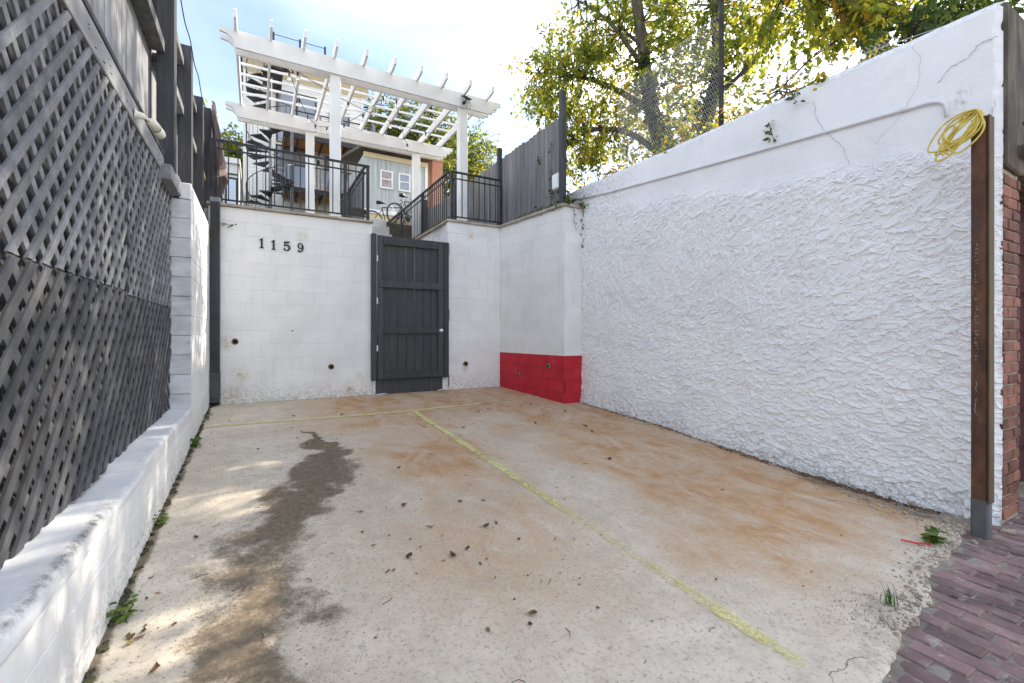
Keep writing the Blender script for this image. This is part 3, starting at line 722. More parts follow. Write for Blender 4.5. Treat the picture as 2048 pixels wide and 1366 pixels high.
crack_line([(1.17, 1.72), (1.19, 1.62), (1.24, 1.50)], .0026)

# ================================================================== BRICK GARAGE END
gr = thing('garage', 'weathered brick garage pier with dark concrete lintel beside the stucco wall', 'garage', (5.4, 1.5, -1.4))
MB().box((4.775, 1.152, -1.6), (5.14, 1.70, 1.22)).build('mortar', M['brick_mortar'], gr)
ch = .0825
for r in range(31):
    z = -1.375 + ch*(r+.5)
    if z > 1.20: break
    xs = [4.772, 4.985, 5.145] if r % 2 else [4.772, 4.875, 5.085, 5.145]
    for k in range(len(xs)-1):
        a, b2 = xs[k], xs[k+1]
        dp = .20
        x0 = a + (random.uniform(-.025, .0) if k == 0 else 0)
        piece('brick', M['brick'], gr, (round(b2-x0-.012, 3), dp, ch-.013), ((x0+b2)/2, 1.138+dp/2+random.uniform(-.004, .004), z), (0, random.uniform(-.012, .012), 0), ch=.006, jit=.003, var=(r*3+k) % 7)
g = MB(); g.prism([(4.772, 1.235), (5.05, 1.21), (5.6, 1.25), (6.9, 1.25), (6.9, 2.43), (4.772, 2.43)], lambda u, v, k: (u, 1.12 if k == 0 else 1.74, v))
g.build('lintel', M['old_concrete'], gr, bevel=.012)
MB().box((5.15, 1.40, -1.6), (6.9, 1.45, 1.24)).build('door', M['garage_door'], gr)
for k in range(7):
    MB().box((5.16, 1.385, -1.42+.36*k), (6.9, 1.399, -1.10+.36*k)).build('door_panel', M['garage_door'], gr, bevel=.006)
MB().box((6.6, 1.138, -1.6), (6.9, 1.39, 1.23)).build('brick_jamb', M['brick'], gr)
g = MB(); g.box((5.02, 1.06, 1.33), (5.30, 1.118, 1.42)); g.tube([(5.0, 1.09, 1.58), (5.2, 1.07, 1.48), (5.5, 1.07, 1.40)], .008, 6)
g.build('door_track_bracket', M['old_concrete'], gr)

# ================================================================== ALLEY PAVERS
av = structure(link('alley_paving', None, None, (3.4, .5, -1.43)))
cnt = 0; far = MB()
PW, PL = .098, .215
for c in range(-14, 50):
    x = 1.2 + c*PW + PW/2
    ye = float(edge_y(np.array([x]))[0]) + random.uniform(-.04, .03)
    y = ye; first = True
    while y > -1.7:
        ln = PL*.5 if (first and c % 2) else PL
        first = False; yc = y - ln/2; y -= ln
        zz = gz(x, yc) - .041 + random.uniform(-.002, .002)
        if 2.0 < x < 5.1 and yc > .10 and cnt < 295:
            piece('paver', M['paver'], av, (round(PW-.004-random.choice((0, .002)), 4), round(ln-.006, 4), .07), (x+random.uniform(-.002, .002), yc, zz), (random.uniform(-.006, .006), random.uniform(-.010, .010), random.uniform(-.015, .015)), ch=.005, jit=.002, var=random.randrange(9)); cnt += 1
        else:
            far.obox((x, yc, zz), (PW-.006, ln-.006, .07), random.uniform(-.012, .012))
stuff(far.build('far_pavers', M['paver'], av))
# ================================================================== GATE
gt = thing('gate', 'tall charcoal wooden plank gate with white knob in the block wall', 'gate', (2.38, 7.84, -.78))
def gbox(name, a, b, bev=.003, mat='dark_paint', par=None):
    return MB().box(a, b).build(name, M[mat], par or gt, bevel=bev)
gbox('gate_post', (1.700, 7.815, -.80), (1.778, 7.95, 1.69))
gbox('gate_post', (2.985, 7.815, -.80), (3.075, 7.95, 1.66))
GY = 7.80
gbox('stile', (1.792, GY, -.775), (1.885, GY+.04, 1.665))
gbox('stile', (2.865, GY, -.775), (2.968, GY+.04, 1.655))
gbox('rail', (1.888, GY+.001, 1.515), (2.862, GY+.04, 1.658))
gbox('rail', (1.800, GY-.012, .785), (2.960, GY-.002, .905))
gbox('rail', (1.888, GY+.001, .0), (2.862, GY+.04, .118))
gbox('rail', (1.888, GY+.001, -.775), (2.862, GY+.04, -.655))
bx_ = 1.84
ws = [.158, .142, .150, .150, .148, .146, .150]
for k, w_ in enumerate(ws):
    gap = [.004, .003, .006, .005, .003, .004, .003][k]
    gbox('board', (bx_, GY+.046, -.77), (bx_+w_-gap, GY+.066, 1.64), .002); bx_ += w_ + .002
kn = MB().lathe([(.030, 0), (.030, .006), (.012, .010), (.012, .026), (.026, .034), (.030, .046), (.024, .058), (.008, .062)], (2.915, GY+.001, .055), (0, -1, 0), 20).build('knob', M['plastic_white'], gt, smooth=True)
for z in (1.27, -.25, .55):
    MB().box((1.776, GY-.006, z-.05), (1.794, GY+.010, z+.05)).build('hinge', M['plastic_white'], gt)
for xa, xb in ((1.724, 1.781), (2.983, 3.087)):
    piece('block', M['block'], rw if xa > 2 else bw, (xb-xa-.002, .10, .50), ((xa+xb)/2, 7.952, -1.055), ch=.003)
gs = tag(MB().box((1.782, 7.885, -1.12), (2.98, 8.44, -.785)).build('threshold_step', M['dark_paint'], loc=(2.38, 8.1, -1.12), bevel=.006), 'dark painted concrete step under the charcoal gate', 'step')
cp = MB()
for k in range(7):
    x = 1.80 + .05*random.random() + (k > 4)*1.02 + k*.02; cp.obox((x, 7.86-.03*random.random(), gz(0, 7.85)+.006+.003*k), (.10, .05, .008), random.uniform(-.6, .6), random.uniform(-.15, .15), random.uniform(-.1, .1))
stuff(tag(cp.build('paint_flakes', M['cap']), 'broken grey flakes of cement by the gate step', 'flakes'))

# ================================================================== HOUSE NUMBER
def ribbon(mb, path, widths, fn, t0=0.0):
    """flat stroke of varying width in the (u,v) plane, extruded by fn(u,v,k)"""
    L_, R_ = [], []
    for i, (u, v) in enumerate(path):
        a = path[max(i-1, 0)]; b = path[min(i+1, len(path)-1)]
        du, dv_ = b[0]-a[0], b[1]-a[1]; q = math.hypot(du, dv_) or 1
        nx, ny = -dv_/q, du/q; w = widths[i]/2
        L_.append((u+nx*w, v+ny*w)); R_.append((u-nx*w, v-ny*w))
    for i in range(len(path)-1):
        mb.prism([R_[i], R_[i+1], L_[i+1], L_[i]], fn)
def disc(mb, c, r, fn):
    mb.prism([(c[0]+r*math.cos(k*math.pi/7), c[1]+r*math.sin(k*math.pi/7)) for k in range(14)], fn)
def numeral(ch, x, z, label):
    s = .15
    def fnd(front):
        return lambda u, v, k: (x + u*s, (7.902 if k else 7.886 - front), z + v*s)
    g = MB()
    if ch == '1':
        g.prism([(-.17,-.5), (.20,-.5), (.20,-.43), (.11,-.38), (.11,.5), (-.02,.5), (-.06,.42), (-.20,.34), (-.20,.26), (-.06,.28), (-.06,-.38), (-.17,-.43)], fnd(0))
    elif ch == '5':
        pth = [(-.22,.0), (-.06,.12), (.12,.10), (.25,-.05), (.26,-.22), (.14,-.40), (-.02,-.46), (-.17,-.42), (-.24,-.32)]
        ribbon(g, pth, [.07,.13,.17,.19,.19,.15,.10,.10,.13], fnd(0))
        g.prism([(-.27,-.04), (-.17,-.02), (-.14,.36), (-.21,.48), (-.25,.46)], fnd(.001))
        g.prism([(-.215,.30), (.16,.30), (.30,.52), (.24,.52), (.16,.48), (-.215,.48)], fnd(.002))
        disc(g, (-.22,-.31), .10, fnd(.003))
    else:
        pth = [(.20*math.cos(a), .19+.27*math.sin(a)) for a in [k*2*math.pi/16 for k in range(17)]]
        ribbon(g, pth, [.15 if (k % 8) in (0, 1, 7) else .10 for k in range(17)], fnd(0))
        ribbon(g, [(.225,.22), (.24,.05), (.22,-.16), (.12,-.36), (-.02,-.45), (-.16,-.41)], [.16,.17,.16,.14,.10,.11], fnd(.001))
        disc(g, (-.16,-.34), .10, fnd(.002))
    tag(g.build('house_numeral', M['iron'], loc=(x, 7.9, z)), label, 'numeral', 'house number on the block wall')
numeral('1', .075, 1.372, 'black metal numeral 1, first digit of the house number')
numeral('1', .235, 1.362, 'black metal numeral 1, second digit of the house number')
numeral('5', .420, 1.358, 'black metal numeral 5, third digit of the house number')
numeral('9', .612, 1.352, 'black metal numeral 9, last digit nearest the gate')

# ================================================================== DOWNSPOUT
ds = thing('downspout', 'charcoal ribbed downspout in the corner of the block walls', 'downspout', (-.50, 7.85, -1.04))
x0, x1 = -.572, -.452
prof = [(x0, 7.895), (x0, 7.815)]
for k in range(5):
    a = x0 + .010 + k*.020; prof += [(a, 7.812), (a+.004, 7.822), (a+.012, 7.822), (a+.016, 7.812)]
prof += [(x1, 7.815), (x1, 7.895)]
MB().prism(prof, lambda u, v, k: (u, v, -.56 if k else 1.93)).build('pipe', M['spout'], ds)
MB().box((x0-.004, 7.806, -.94), (x1+.004, 7.895, -.555)).build('sleeve', M['spout'], ds, bevel=.004)
g = MB()
ring = lambda y0, y1, z0, z1: None
g.add([(x0, 7.895, -.94), (x1, 7.895, -.94), (x1, 7.81, -.94), (x0, 7.81, -.94), (x0, 7.80, -1.03), (x1, 7.80, -1.03), (x1, 7.735, -.985), (x0, 7.735, -.985)],
      [(0,1,2,3), (4,7,6,5), (0,4,5,1), (1,5,6,2), (2,6,7,3), (3,7,4,0)])
g.build('outlet_elbow', M['spout'], ds, bevel=.003)
MB().prism([(7.733, -.990), (7.796, -1.028), (7.7985, -1.022), (7.738, -.985)], lambda u, v, k: ((x0+.008) if k else (x1-.008), u-.003, v)).build('outlet_mouth_shade', M['hole'], ds)  # dark plate painted as the shade inside the outlet
MB().box((x0-.006, 7.806, 1.90), (x1+.006, 7.90, 1.965)).build('top_collar', M['steel_grey'], ds, bevel=.006)

# ================================================================== RAILINGS
def railing(name, label, p0, p1, zb, zt, posts, sp=.122, nlow=1):
    p0 = Vector((*p0, 0)); p1 = Vector((*p1, 0)); d = p1-p0; Lg = d.length; u = d/Lg; ang = math.atan2(u.y, u.x)
    t = thing(name, label, 'railing', (p0.x, p0.y, zb))
    mid = (p0+p1)/2
    piece('top_rail', M['iron'], t, (Lg, .045, .032), (mid.x, mid.y, zt-.016), (0, 0, ang), ch=.004)
    piece('upper_rail', M['iron'], t, (Lg, .022, .022), (mid.x, mid.y, zt-.135), (0, 0, ang), ch=.002)
    piece('bottom_rail', M['iron'], t, (Lg, .024, .024), (mid.x, mid.y, zb+.085), (0, 0, ang), ch=.002)
    for s in posts:
        p = p0+u*s; piece('post', M['iron'], t, (.048, .048, zt-zb-.034), (p.x, p.y, (zt+zb)/2-.016), (0, 0, ang), ch=.003)
    s = sp
    while s < Lg - .04:
        if min(abs(s-q) for q in posts) > .045:
            p = p0+u*s; piece('baluster', M['iron'], t, (.015, .015, zt-zb-.12), (p.x, p.y, (zt+zb)/2+.028), (0, 0, ang), ch=0)
        s += sp
    return t
railing('railing', 'black iron railing on the coping above the house number', (-.60, 8.0), (1.70, 8.0), 1.907, 2.875, [.03, 1.90, 2.27])
railing('railing', 'black iron railing along the open stairwell on the house number side', (1.64, 8.07), (1.64, 12.7), 1.86, 2.90, [1.5, 3.0, 4.5], .118)
railing('railing', 'black iron railing on the coping right of the gate, ending at the dark fence', (3.17, 7.98), (4.26, 7.98), 2.112, 3.05, [.03, 1.06], .118)
railing('railing', 'black iron railing along the stairwell in front of the bicycles', (3.17, 8.06), (3.17, 13.6), 2.108, 3.07, [1.55, 3.2, 5.0], .112)

# ================================================================== DARK PLANK FENCE ON THE RETURN WALL
df = thing('plank_fence', 'dark grey vertical plank fence with rounded tops along the terrace', 'fence', (4.4, 9, 2.1))
y = 6.16
k = 0
while y < 13.9:
    w = random.uniform(.128, .142); xc = 4.43 if y > 8.2 else 4.43 + (8.2-y)*.0
    zt = 3.62 + random.uniform(-.015, .02) + .0*(y > 8.5); zb = 2.115 if y < 8.1 else 2.07
    if y > 12.8: zb = 3.1; 
    if y > 12.8: zt = 3.75
    MB().prism([(y, zb), (y+w-.006, zb), (y+w-.006, zt-.035), (y+w-.030, zt), (y+.024, zt), (y, zt-.035)], lambda u, v, q: (xc + (0 if q else .018), u, v)).build('board', M['fence'], df)
    y += w; k += 1
for yy, top, s in ((6.10, 3.97, .10), (8.32, 3.82, .09), (10.7, 3.8, .09), (13.0, 3.95, .09)):
    MB().box((4.345, yy-s/2, 2.11 if yy < 8.2 else (2.06 if yy < 12.8 else 3.1)), (4.428, yy+s/2, top)).build('post', M['post_black'], df, bevel=.004)
for zz in (2.45, 3.3):
    MB().box((4.452, 6.16, zz), (4.49, 12.75, zz+.09)).build('rail', M['fence'], df)
eb = tag(MB().box((4.335, 6.165, 2.40), (4.427, 6.33, 2.66)).build('utility_box', M['plastic_white'], loc=(4.38, 6.25, 2.4), bevel=.012), 'white plastic utility box on the end of the dark plank fence', 'utility box')
MB().box((4.325, 6.175, 2.415), (4.334, 6.32, 2.645)).build('lid', M['plastic_white'], eb, loc=W[eb.name], bevel=.004)

# ================================================================== LATTICE FENCE ON THE LOW WALL
lf = thing('lattice_fence', 'weathered grey diagonal lattice panels over plank fence on the low white wall', 'fence', (-.79, 3.3, -.8))
def clip_poly(poly, axis, val, keep_less):
    out = []
    for i in range(len(poly)):
        a, b = poly[i], poly[(i+1) % len(poly)]
        ia = (a[axis] <= val) == keep_less or a[axis] == val; ib = (b[axis] <= val) == keep_less or b[axis] == val
        if ia: out.append(a)
        if ia != ib:
            t = (val-a[axis])/(b[axis]-a[axis]); out.append((a[0]+(b[0]-a[0])*t, a[1]+(b[1]-a[1])*t))
    return out
PITCH = .108*math.sqrt(2)
def lattice_panel(y0, y1, z0, z1, xo, ph, mt, SW):
    SW = SW*math.sqrt(2)
    for layer in (0, 1):
        xb = -.768 + layer*.0105 + xo; xf = xb + .0095
        sgn = -1 if layer else 1             # front layer rises away from the alley
        c = -6 + ph*(1+layer*.6)
        while c < 10:
            # band: c <= z + sgn*y <= c+SW
            yy0, yy1 = y0-.1, y1+.1
            poly = [(yy0, c-sgn*yy0), (yy1, c-sgn*yy1), (yy1, c+SW-sgn*yy1), (yy0, c+SW-sgn*yy0)]
            for ax, val, kl in ((0, y0, False), (0, y1, True), (1, z0, False), (1, z1, True)):
                if poly: poly = clip_poly(poly, ax, val, kl)
            if len(poly) >= 3:
                ys = [p[0] for p in poly]; zs = [p[1] for p in poly]
                if max(ys)-min(ys) > .05 and max(zs)-min(zs) > .05:
                    bow = random.uniform(-.002, .003)
                    MB().prism(poly, lambda u, v, k: ((xb if k else xf+bow), u, v)).build('lattice_strip', M[mt], lf)
            c += PITCH
lattice_panel(1.42, 3.905, .285, 1.475, 0, .02, 'lattice', .040)
lattice_panel(3.935, 5.70, .262, 1.455, .004, .07, 'lattice', .040)
lattice_panel(1.42, 3.90, -.785, .272, .006, .09, 'lattice_dark', .050)
lattice_panel(3.92, 5.70, -.755, .252, .002, .05, 'lattice_dark', .050)
y = .70
while y < 5.7:
    w = random.uniform(.132, .150)
    MB().box((-.806+random.uniform(-.006, .004), y, -.80), (-.785+random.uniform(-.004, .004), min(y+w-random.uniform(.003, .012), 5.72), 1.62)).build('board', M['board_grey'], lf)
    y += w
MB().box((-.784, .70, 1.478), (-.742, 5.42, 1.632)).build('ledge_board', M['ledge'], lf, bevel=.004)
MB().box((-.84, .70, 1.634), (-.735, 5.26, 1.672)).build('ledge_cap', M['post_black'], lf, bevel=.004)
MB().box((-.83, 5.10, 1.395), (-.665, 5.70, 1.530)).build('beam_end', M['ledge'], lf, bevel=.005)
g = MB()
for k in range(26):
    yy = 1.6+random.random()*3.7; zz = 1.50+random.random()*.11
    g.tube([(-.742, yy, zz), (-.738, yy+random.uniform(-.02, .02), zz-.006)], .0022, 4)
stuff(g.build('bent_nails', M['iron'], lf))

uf = thing('plank_fence', 'tall grey plank fence with black square posts above the lattice', 'fence', (-.85, 6, 1.6))
y = .6
while y < 12.6:
    w = random.uniform(.135, .150); top = 3.30 if y < 8.8 else 3.75
    zb = 1.674 if y < 5.3 else (1.30 if y < 8 else 1.86)
    MB().box((-.873+random.uniform(-.003, .003), y, zb), (-.853, y+w-random.uniform(.003, .008), top+random.uniform(-.01, .01))).build('board', M['board_light'], uf)
    y += w
pys = [(5.33, 1.535), (6.62, 1.555), (7.95, 1.56), (9.3, 1.86), (10.9, 1.86), (12.3, 1.86)]
for yy, zb in pys:
    MB().box((-.800, yy-.07, zb), (-.662, yy+.07, 3.40 if yy < 8.8 else 3.82)).build('post', M['post_black'], uf, bevel=.004)
for (a, za), (b2, zb) in zip(pys[:-1], pys[1:]):
    m_ = 'bare_wood' if a > 7.5 else 'board_grey'
    MB().box((-.85, a+.073, 2.56), (-.735, b2-.073, 2.655)).build('rail', M[m_], uf, bevel=.003)
    MB().box((-.85, a+.073, 3.14 if a < 8 else 3.6), (-.735, b2-.073, 3.235 if a < 8 else 3.69)).build('rail', M['board_grey'], uf, bevel=.003)
    if a > 5: MB().box((-.85, a+.073, 1.63 if a < 8 else 2.0), (-.735, b2-.073, 1.72 if a < 8 else 2.09)).build('rail', M['board_grey' if a < 8 else 'bare_wood'], uf, bevel=.003)
MB().box((-.85, .7, 2.60), (-.735, 5.255, 2.70)).build('rail', M['board_grey'], uf, bevel=.003)
# light cable running along the fence tops
g = MB(); P = []
for k in range(40):
    yy = 5.2 + k*.11; P.append((-.650, yy, 3.30 + .03*math.sin(k*.8)))
g.tube(P, .006, 5); tag(g.build('fence_cable', M['plastic_black'], loc=P[0]), 'thin black cable strung along the tall plank fence posts', 'cable')

# tarp over the fence
def tarp_fn(U, V):
    x = -.64 + .10*V + .05*np.sin(U*11+V*2) * (.35+V) + .03*np.sin(U*23+3*V)
    y = 9.0 + U*1.0 + .05*np.sin(V*7)
    z = 3.86 - V*(1.0 + .18*np.sin(U*6)) 
    return x, y, z
tp = grid_obj('tarp', np.linspace(0, 1.35, 60), np.linspace(0, 1, 36), tarp_fn, M['tarp'])
sm = tp.modifiers.new('thick', 'SOLIDIFY'); sm.thickness = .006
tag(tp, 'crumpled brown cloth tarp hung over the tall grey fence', 'tarp')

# security camera
sc = thing('security_camera', 'small cream bullet security camera on the lattice ledge board', 'security camera', (-.74, 4.05, 1.55))
ax0 = Vector((-.742, 4.06, 1.535))
MB().lathe([(.036, 0), (.036, .008), (.024, .014), (.022, .055), (.014, .062)], ax0, (1, .25, -.1), 18).build('mount', M['plastic_cream'], sc, smooth=True)
p1 = ax0 + Vector((.055, .015, -.006)); p2 = p1 + Vector((.03, .05, -.006))
MB().tube([p1, p2], .011, 10).build('arm', M['plastic_cream'], sc)
dr = Vector((.22, 1, -.22)).normalized()
MB().lathe([(.020, -.01), (.031, .004), (.033, .075)], p2, dr, 20).build('rear_housing', M['plastic_cream'], sc, smooth=True)
MB().lathe([(.0335, .0755), (.0335, .081)], p2, dr, 20).build('ring', M['plastic_black'], sc)
MB().lathe([(.034, .0815), (.035, .155), (.028, .156), (.028, .14)], p2, dr, 20).build('front_housing', M['plastic_cream'], sc, smooth=True)
MB().lathe([(.027, .130), (.027, .147), (.010, .150)], p2, dr, 20).build('lens', M['plastic_black'], sc)
MB().tube([p2 + dr*.04 + Vector((0, 0, .038)), p2 + dr*.185 + Vector((0, 0, .036))], [.014, .020], 8).build('visor', M['plastic_cream'], sc)

# ================================================================== PERGOLA
pg = thing('pergola', 'white painted timber pergola with scrolled beam ends on the terrace', 'pergola', (2.2, 10.7, 1.9))
def beam(xa, xb, y0, y1, zb, zt):
    h = zt-zb
    left = [(xa, zt), (xa, zt-.25*h), (xa+.05, zt-.28*h)] + [(xa+.05+.17*math.sin(t), zt-.28*h-.62*h*(1-math.cos(t))) for t in (.35, .7, 1.05, 1.35)] + [(xa+.235, zb)]
    right = [(xb-.30, zb), (xb-.28, zb+.10*h), (xb-.20, zb+.14*h), (xb-.19, zb+.42*h), (xb-.09, zb+.46*h), (xb-.08, zb+.68*h), (xb, zb+.70*h), (xb, zt)]
    MB().prism(left + right, lambda u, v, k: (u, y1 if k else y0, v)).build('beam', M['white_paint'], pg)
PB0, PB1 = 4.93, 5.23
beam(-.54, 4.86, 9.16, 9.205, PB0, PB1); beam(-.54, 4.86, 9.395, 9.44, PB0, PB1)
beam(-.60, 4.86, 12.06, 12.105, PB0, PB1); beam(-.60, 4.86, 12.295, 12.34, PB0, PB1)
for x, y_, zf in ((1.33, 9.3, 1.86), (3.97, 9.3, 2.06), (1.16, 12.2, 1.86), (3.84, 12.2, 2.06)):
    MB().box((x-.092, y_-.092, zf), (x+.092, y_+.092, PB1-.02)).build('post', M['white_paint'], pg, bevel=.006)
    MB().box((x-.115, y_-.115, zf), (x+.115, y_+.115, zf+.14)).build('post_base', M['white_paint'], pg, bevel=.005)
for k in range(10):
    x = -.30 + k*.533
    MB().prism([(8.82, 5.245), (8.80, 5.36), (8.83, 5.39), (12.67, 5.39), (12.70, 5.36), (12.68, 5.245), (12.5, 5.205), (12.34, 5.205), (12.33, 5.19), (12.06, 5.19), (12.05, 5.205), (9.45, 5.205), (9.44, 5.19), (9.16, 5.19), (9.15, 5.205), (9.0, 5.205)],
               lambda u, v, q: (x + (.021 if q else -.021), u, v)).build('rafter', M['white_paint'], pg)
for k in range(6):
    y_ = 9.75 + k*.42
    MB().box((-.335, y_, 5.392), (4.56, y_+.042, 5.434)).build('slat', M['white_paint'], pg, bevel=.002)
# string lights under the rafters
sl = thing('string_lights', 'black string light cable with clear bulbs hung under the pergola', 'string lights', (2, 10.5, 5.1))
runs = [((.45, 9.40, 5.16), (1.35, 12.1, 5.10)), ((1.35, 12.1, 5.1), (2.5, 9.42, 5.16)), ((2.5, 9.42, 5.16), (3.6, 12.1, 5.1)), ((.2, 9.42, 5.15), (4.2, 11.2, 5.16))]
for a, b2 in runs:
    a, b2 = Vector(a), Vector(b2); P = []
    for k in range(17):
        t = k/16; p = a.lerp(b2, t); p.z -= .34*4*t*(1-t)*.8; P.append(p)
    MB().tube(P, .006, 5).build('cable', M['plastic_black'], sl)
    for k in range(2, 16, 4):
        p = P[k]
        s_ = MB().lathe([(.010, 0), (.020, -.02), (.020, -.075), (.016, -.08)], p, (0, 0, 1), 10).build('socket', M['plastic_black'], sl)
        MB().lathe([(.014, -.08), (.030, -.115), (.034, -.14), (.020, -.172), (.004, -.18)], p, (0, 0, 1), 10).build('bulb', M['bulb'], s_, loc=W[s_.name], smooth=True)
fx = thing('flood_light', 'small black solar flood light on the front pergola beam', 'lamp', (3.98, 9.15, 5.02))
MB().obox((3.97, 9.06, 5.10), (.20, .16, .014), .1, .35, .18).build('solar_panel', M['plastic_black'], fx)
MB().lathe([(.02, 0), (.035, .03), (.035, .06), (.01, .07)], (3.93, 9.10, 5.02), (-.3, -.5, -.8), 12).build('lamp_head', M['plastic_black'], fx, smooth=True)
MB().tube([(3.98, 9.16, 5.04), (3.97, 9.10, 5.06), (3.97, 9.07, 5.09)], .010, 6).build('bracket', M['plastic_black'], fx)
MB().tube([(4.02, 9.09, 5.09), (4.09, 9.10, 5.0), (4.07, 9.13, 4.90), (4.02, 9.14, 4.92), (4.0, 9.15, 4.99)], .004, 5).build('lead', M['plastic_black'], fx)

# ================================================================== CONDUIT, POST, CORD
P = [(4.722, 6.10, 2.255), (4.722, 5.4, 2.175), (4.722, 4.6, 2.105), (4.722, 3.44, 2.005), (4.722, 2.4, 1.925), (4.722, 1.60, 1.862)]
cn_ = thing('conduit', 'white painted conduit pipe clipped along the stucco wall', 'pipe', (4.70, 3.5, 2.0))
bend = [(4.722, 1.60 - .16*math.sin(t), 1.862 - .10*(1-math.cos(t)) + .012*math.sin(t)) for t in (.25, .55, .85, 1.15, 1.45)] + [(4.722, 1.437, 1.70)]
MB().tube(P + bend, .0135, 10).build('pipe', M['pvc'], cn_, smooth=True)
for yy, zz in ((1.72, 1.873), (3.0, 1.972), (4.3, 2.08)):
    MB().tube([(4.722, yy-.02, zz-.0), (4.722, yy+.02, zz+.003)], .0180, 10).build('coupling', M['pvc'], cn_)
rp = thing('steel_post', 'rusty square steel post standing before the stucco wall corner', 'post', (4.38, 1.15, -1.42))
PX, PY, h2 = 4.385, 1.155, .045
piece('shaft', M['rust'], rp, (.084, .086, 2.66), (PX, PY, .165), ch=.010)
piece('flange', M['rust_flange'], rp, (.094, .010, 2.655), (PX, PY-.0485, .164), ch=.002)
piece('primer_foot', M['rust_base'], rp, (.0875, .0895, .30), (PX, PY, -1.29), ch=.010)
# stencilled mill marking, too faint to read, and chalk marks
g = MB(); z = .62; xf = PX - .0425
while z > -.18:
    hgt = random.choice((.012, .016, .020)); 
    if random.random() < .82:
        for q in range(random.choice((2, 3))):
            yy = PY + .012 + random.uniform(-.008, .008)
            g.box((xf, yy-.0022, z-hgt*random.uniform(.3, 1)), (xf-.0010, yy+.0022, z))
            g.box((xf, yy-random.uniform(.002, .007), z-hgt*.5-.002), (xf-.0013, yy+random.uniform(.002, .007), z-hgt*.5))
    z -= hgt + .008
g.build('stencil_marking', M['chalk'], rp)
g = MB(); g.tube([(xf, PY+.015, -.33), (xf, PY+.008, -.36), (xf, PY+.018, -.375), (xf, PY+.012, -.40)], .0025, 4)
g.tube([(xf, PY+.014, -.45), (xf, PY+.019, -.50), (xf, PY+.022, -.53), (xf, PY+.012, -.56)], .0022, 4); g.build('chalk_mark', M['chalk'], rp)

P = []
top = Vector((4.338, 1.150, 1.502))
for k in range(11):
    wd = random.uniform(.022, .065); ln = random.uniform(.20, .33); ang = random.uniform(-.10, .22) + (.62 if k % 3 else .85)
    ax_ = Vector((0, math.sin(ang), -math.cos(ang))); bx2 = Vector((0, -math.cos(ang), -math.sin(ang)))
    xo = random.uniform(-.012, .010)
    for j in range(22):
        t = j/22*2*math.pi
        q = top + ax_*(ln*.5*(1-math.cos(t))) + bx2*(wd*math.sin(t)*(1+.35*math.sin(t*.5)))
        over = max(0, 1 - (top.z + .02 - q.z)/.07)
        q.x += -.020 + xo*math.sin(t*2+k) + .05*over*(.5+.5*math.sin(k*1.7))
        q.y += .010*math.sin(3*t+k*2); q.z += .012*over + .003*k*over
        P.append(q)
P.append(top + Vector((-.02, .12, -.02))); P.append(top + Vector((-.03, .19, -.34)))
# smooth it
S_ = []
for i in range(len(P)-1):
    p0_, p1_, p2_, p3_ = P[max(i-1, 0)], P[i], P[i+1], P[min(i+2, len(P)-1)]
    for t in (0, .5):
        S_.append(.5*((2*p1_) + (-p0_+p2_)*t + (2*p0_-5*p1_+4*p2_-p3_)*t*t + (-p0_+3*p1_-3*p2_+p3_)*t**3))
yc = MB().tube(S_, .0064, 6).build('extension_cord', M['cord'], loc=top, smooth=True)
tag(yc, 'tangled yellow cord looped over the top of the rusty steel post', 'cord')

# ================================================================== CHAIN LINK ON THE STUCCO WALL
cl = thing('chain_link_fence', 'old chain link fence with black post on top of the stucco wall', 'fence', (4.88, 3.5, 2.43))
MB().tube([(4.87, 3.53, 2.40), (4.87, 3.53, 3.98)], .030, 10).build('post', M['fence_post_steel'], cl)
MB().lathe([(.034, 0), (.034, .03), (.01, .05)], (4.87, 3.53, 3.98), (0, 0, 1), 10).build('post_cap', M['fence_post_steel'], cl)
g = MB(); dx = .0375
ny = int(1.75/dx)
for i in range(ny):
    ya = 3.54 + i*dx; ztop = 3.86 - max(0, (i*dx-.9))*.25
    sh = lambda y_, z_: (4.885 + .012*math.sin(z_*5+y_*3), y_ + .07*(z_-2.4)*((y_-3.53)/1.4), z_ - .02*math.sin((y_-3.5)*2))
    pts = []; z_ = 2.43; s_ = 0
    while z_ < ztop:
        pts.append(sh(ya + (dx if s_ % 2 else 0), z_)); z_ += dx; s_ += 1
    g.tube(pts, .0033, 3, cap=False)
for i in range(int(1.7/dx)):
    ya = 3.52 - i*dx; ztop = 2.95*(math.exp(-i*dx*1.6)) + 2.62*(1-math.exp(-i*dx*1.6))
    pts = []; z_ = 2.43; s_ = 0
    while z_ < ztop:
        pts.append((4.885 + .02*math.sin(z_*9+ya*5), ya + (-dx if s_ % 2 else 0), z_)); z_ += dx*.9; s_ += 1
    if len(pts) > 1: g.tube(pts, .0033, 3, cap=False)
stuff(g.build('wire_mesh', M['galv'], cl))
MB().tube([(4.885, 3.5, 3.0), (4.89, 2.9, 2.72), (4.885, 2.2, 2.60), (4.88, 1.5, 2.50)], .004, 5).build('tension_wire', M['galv'], cl)
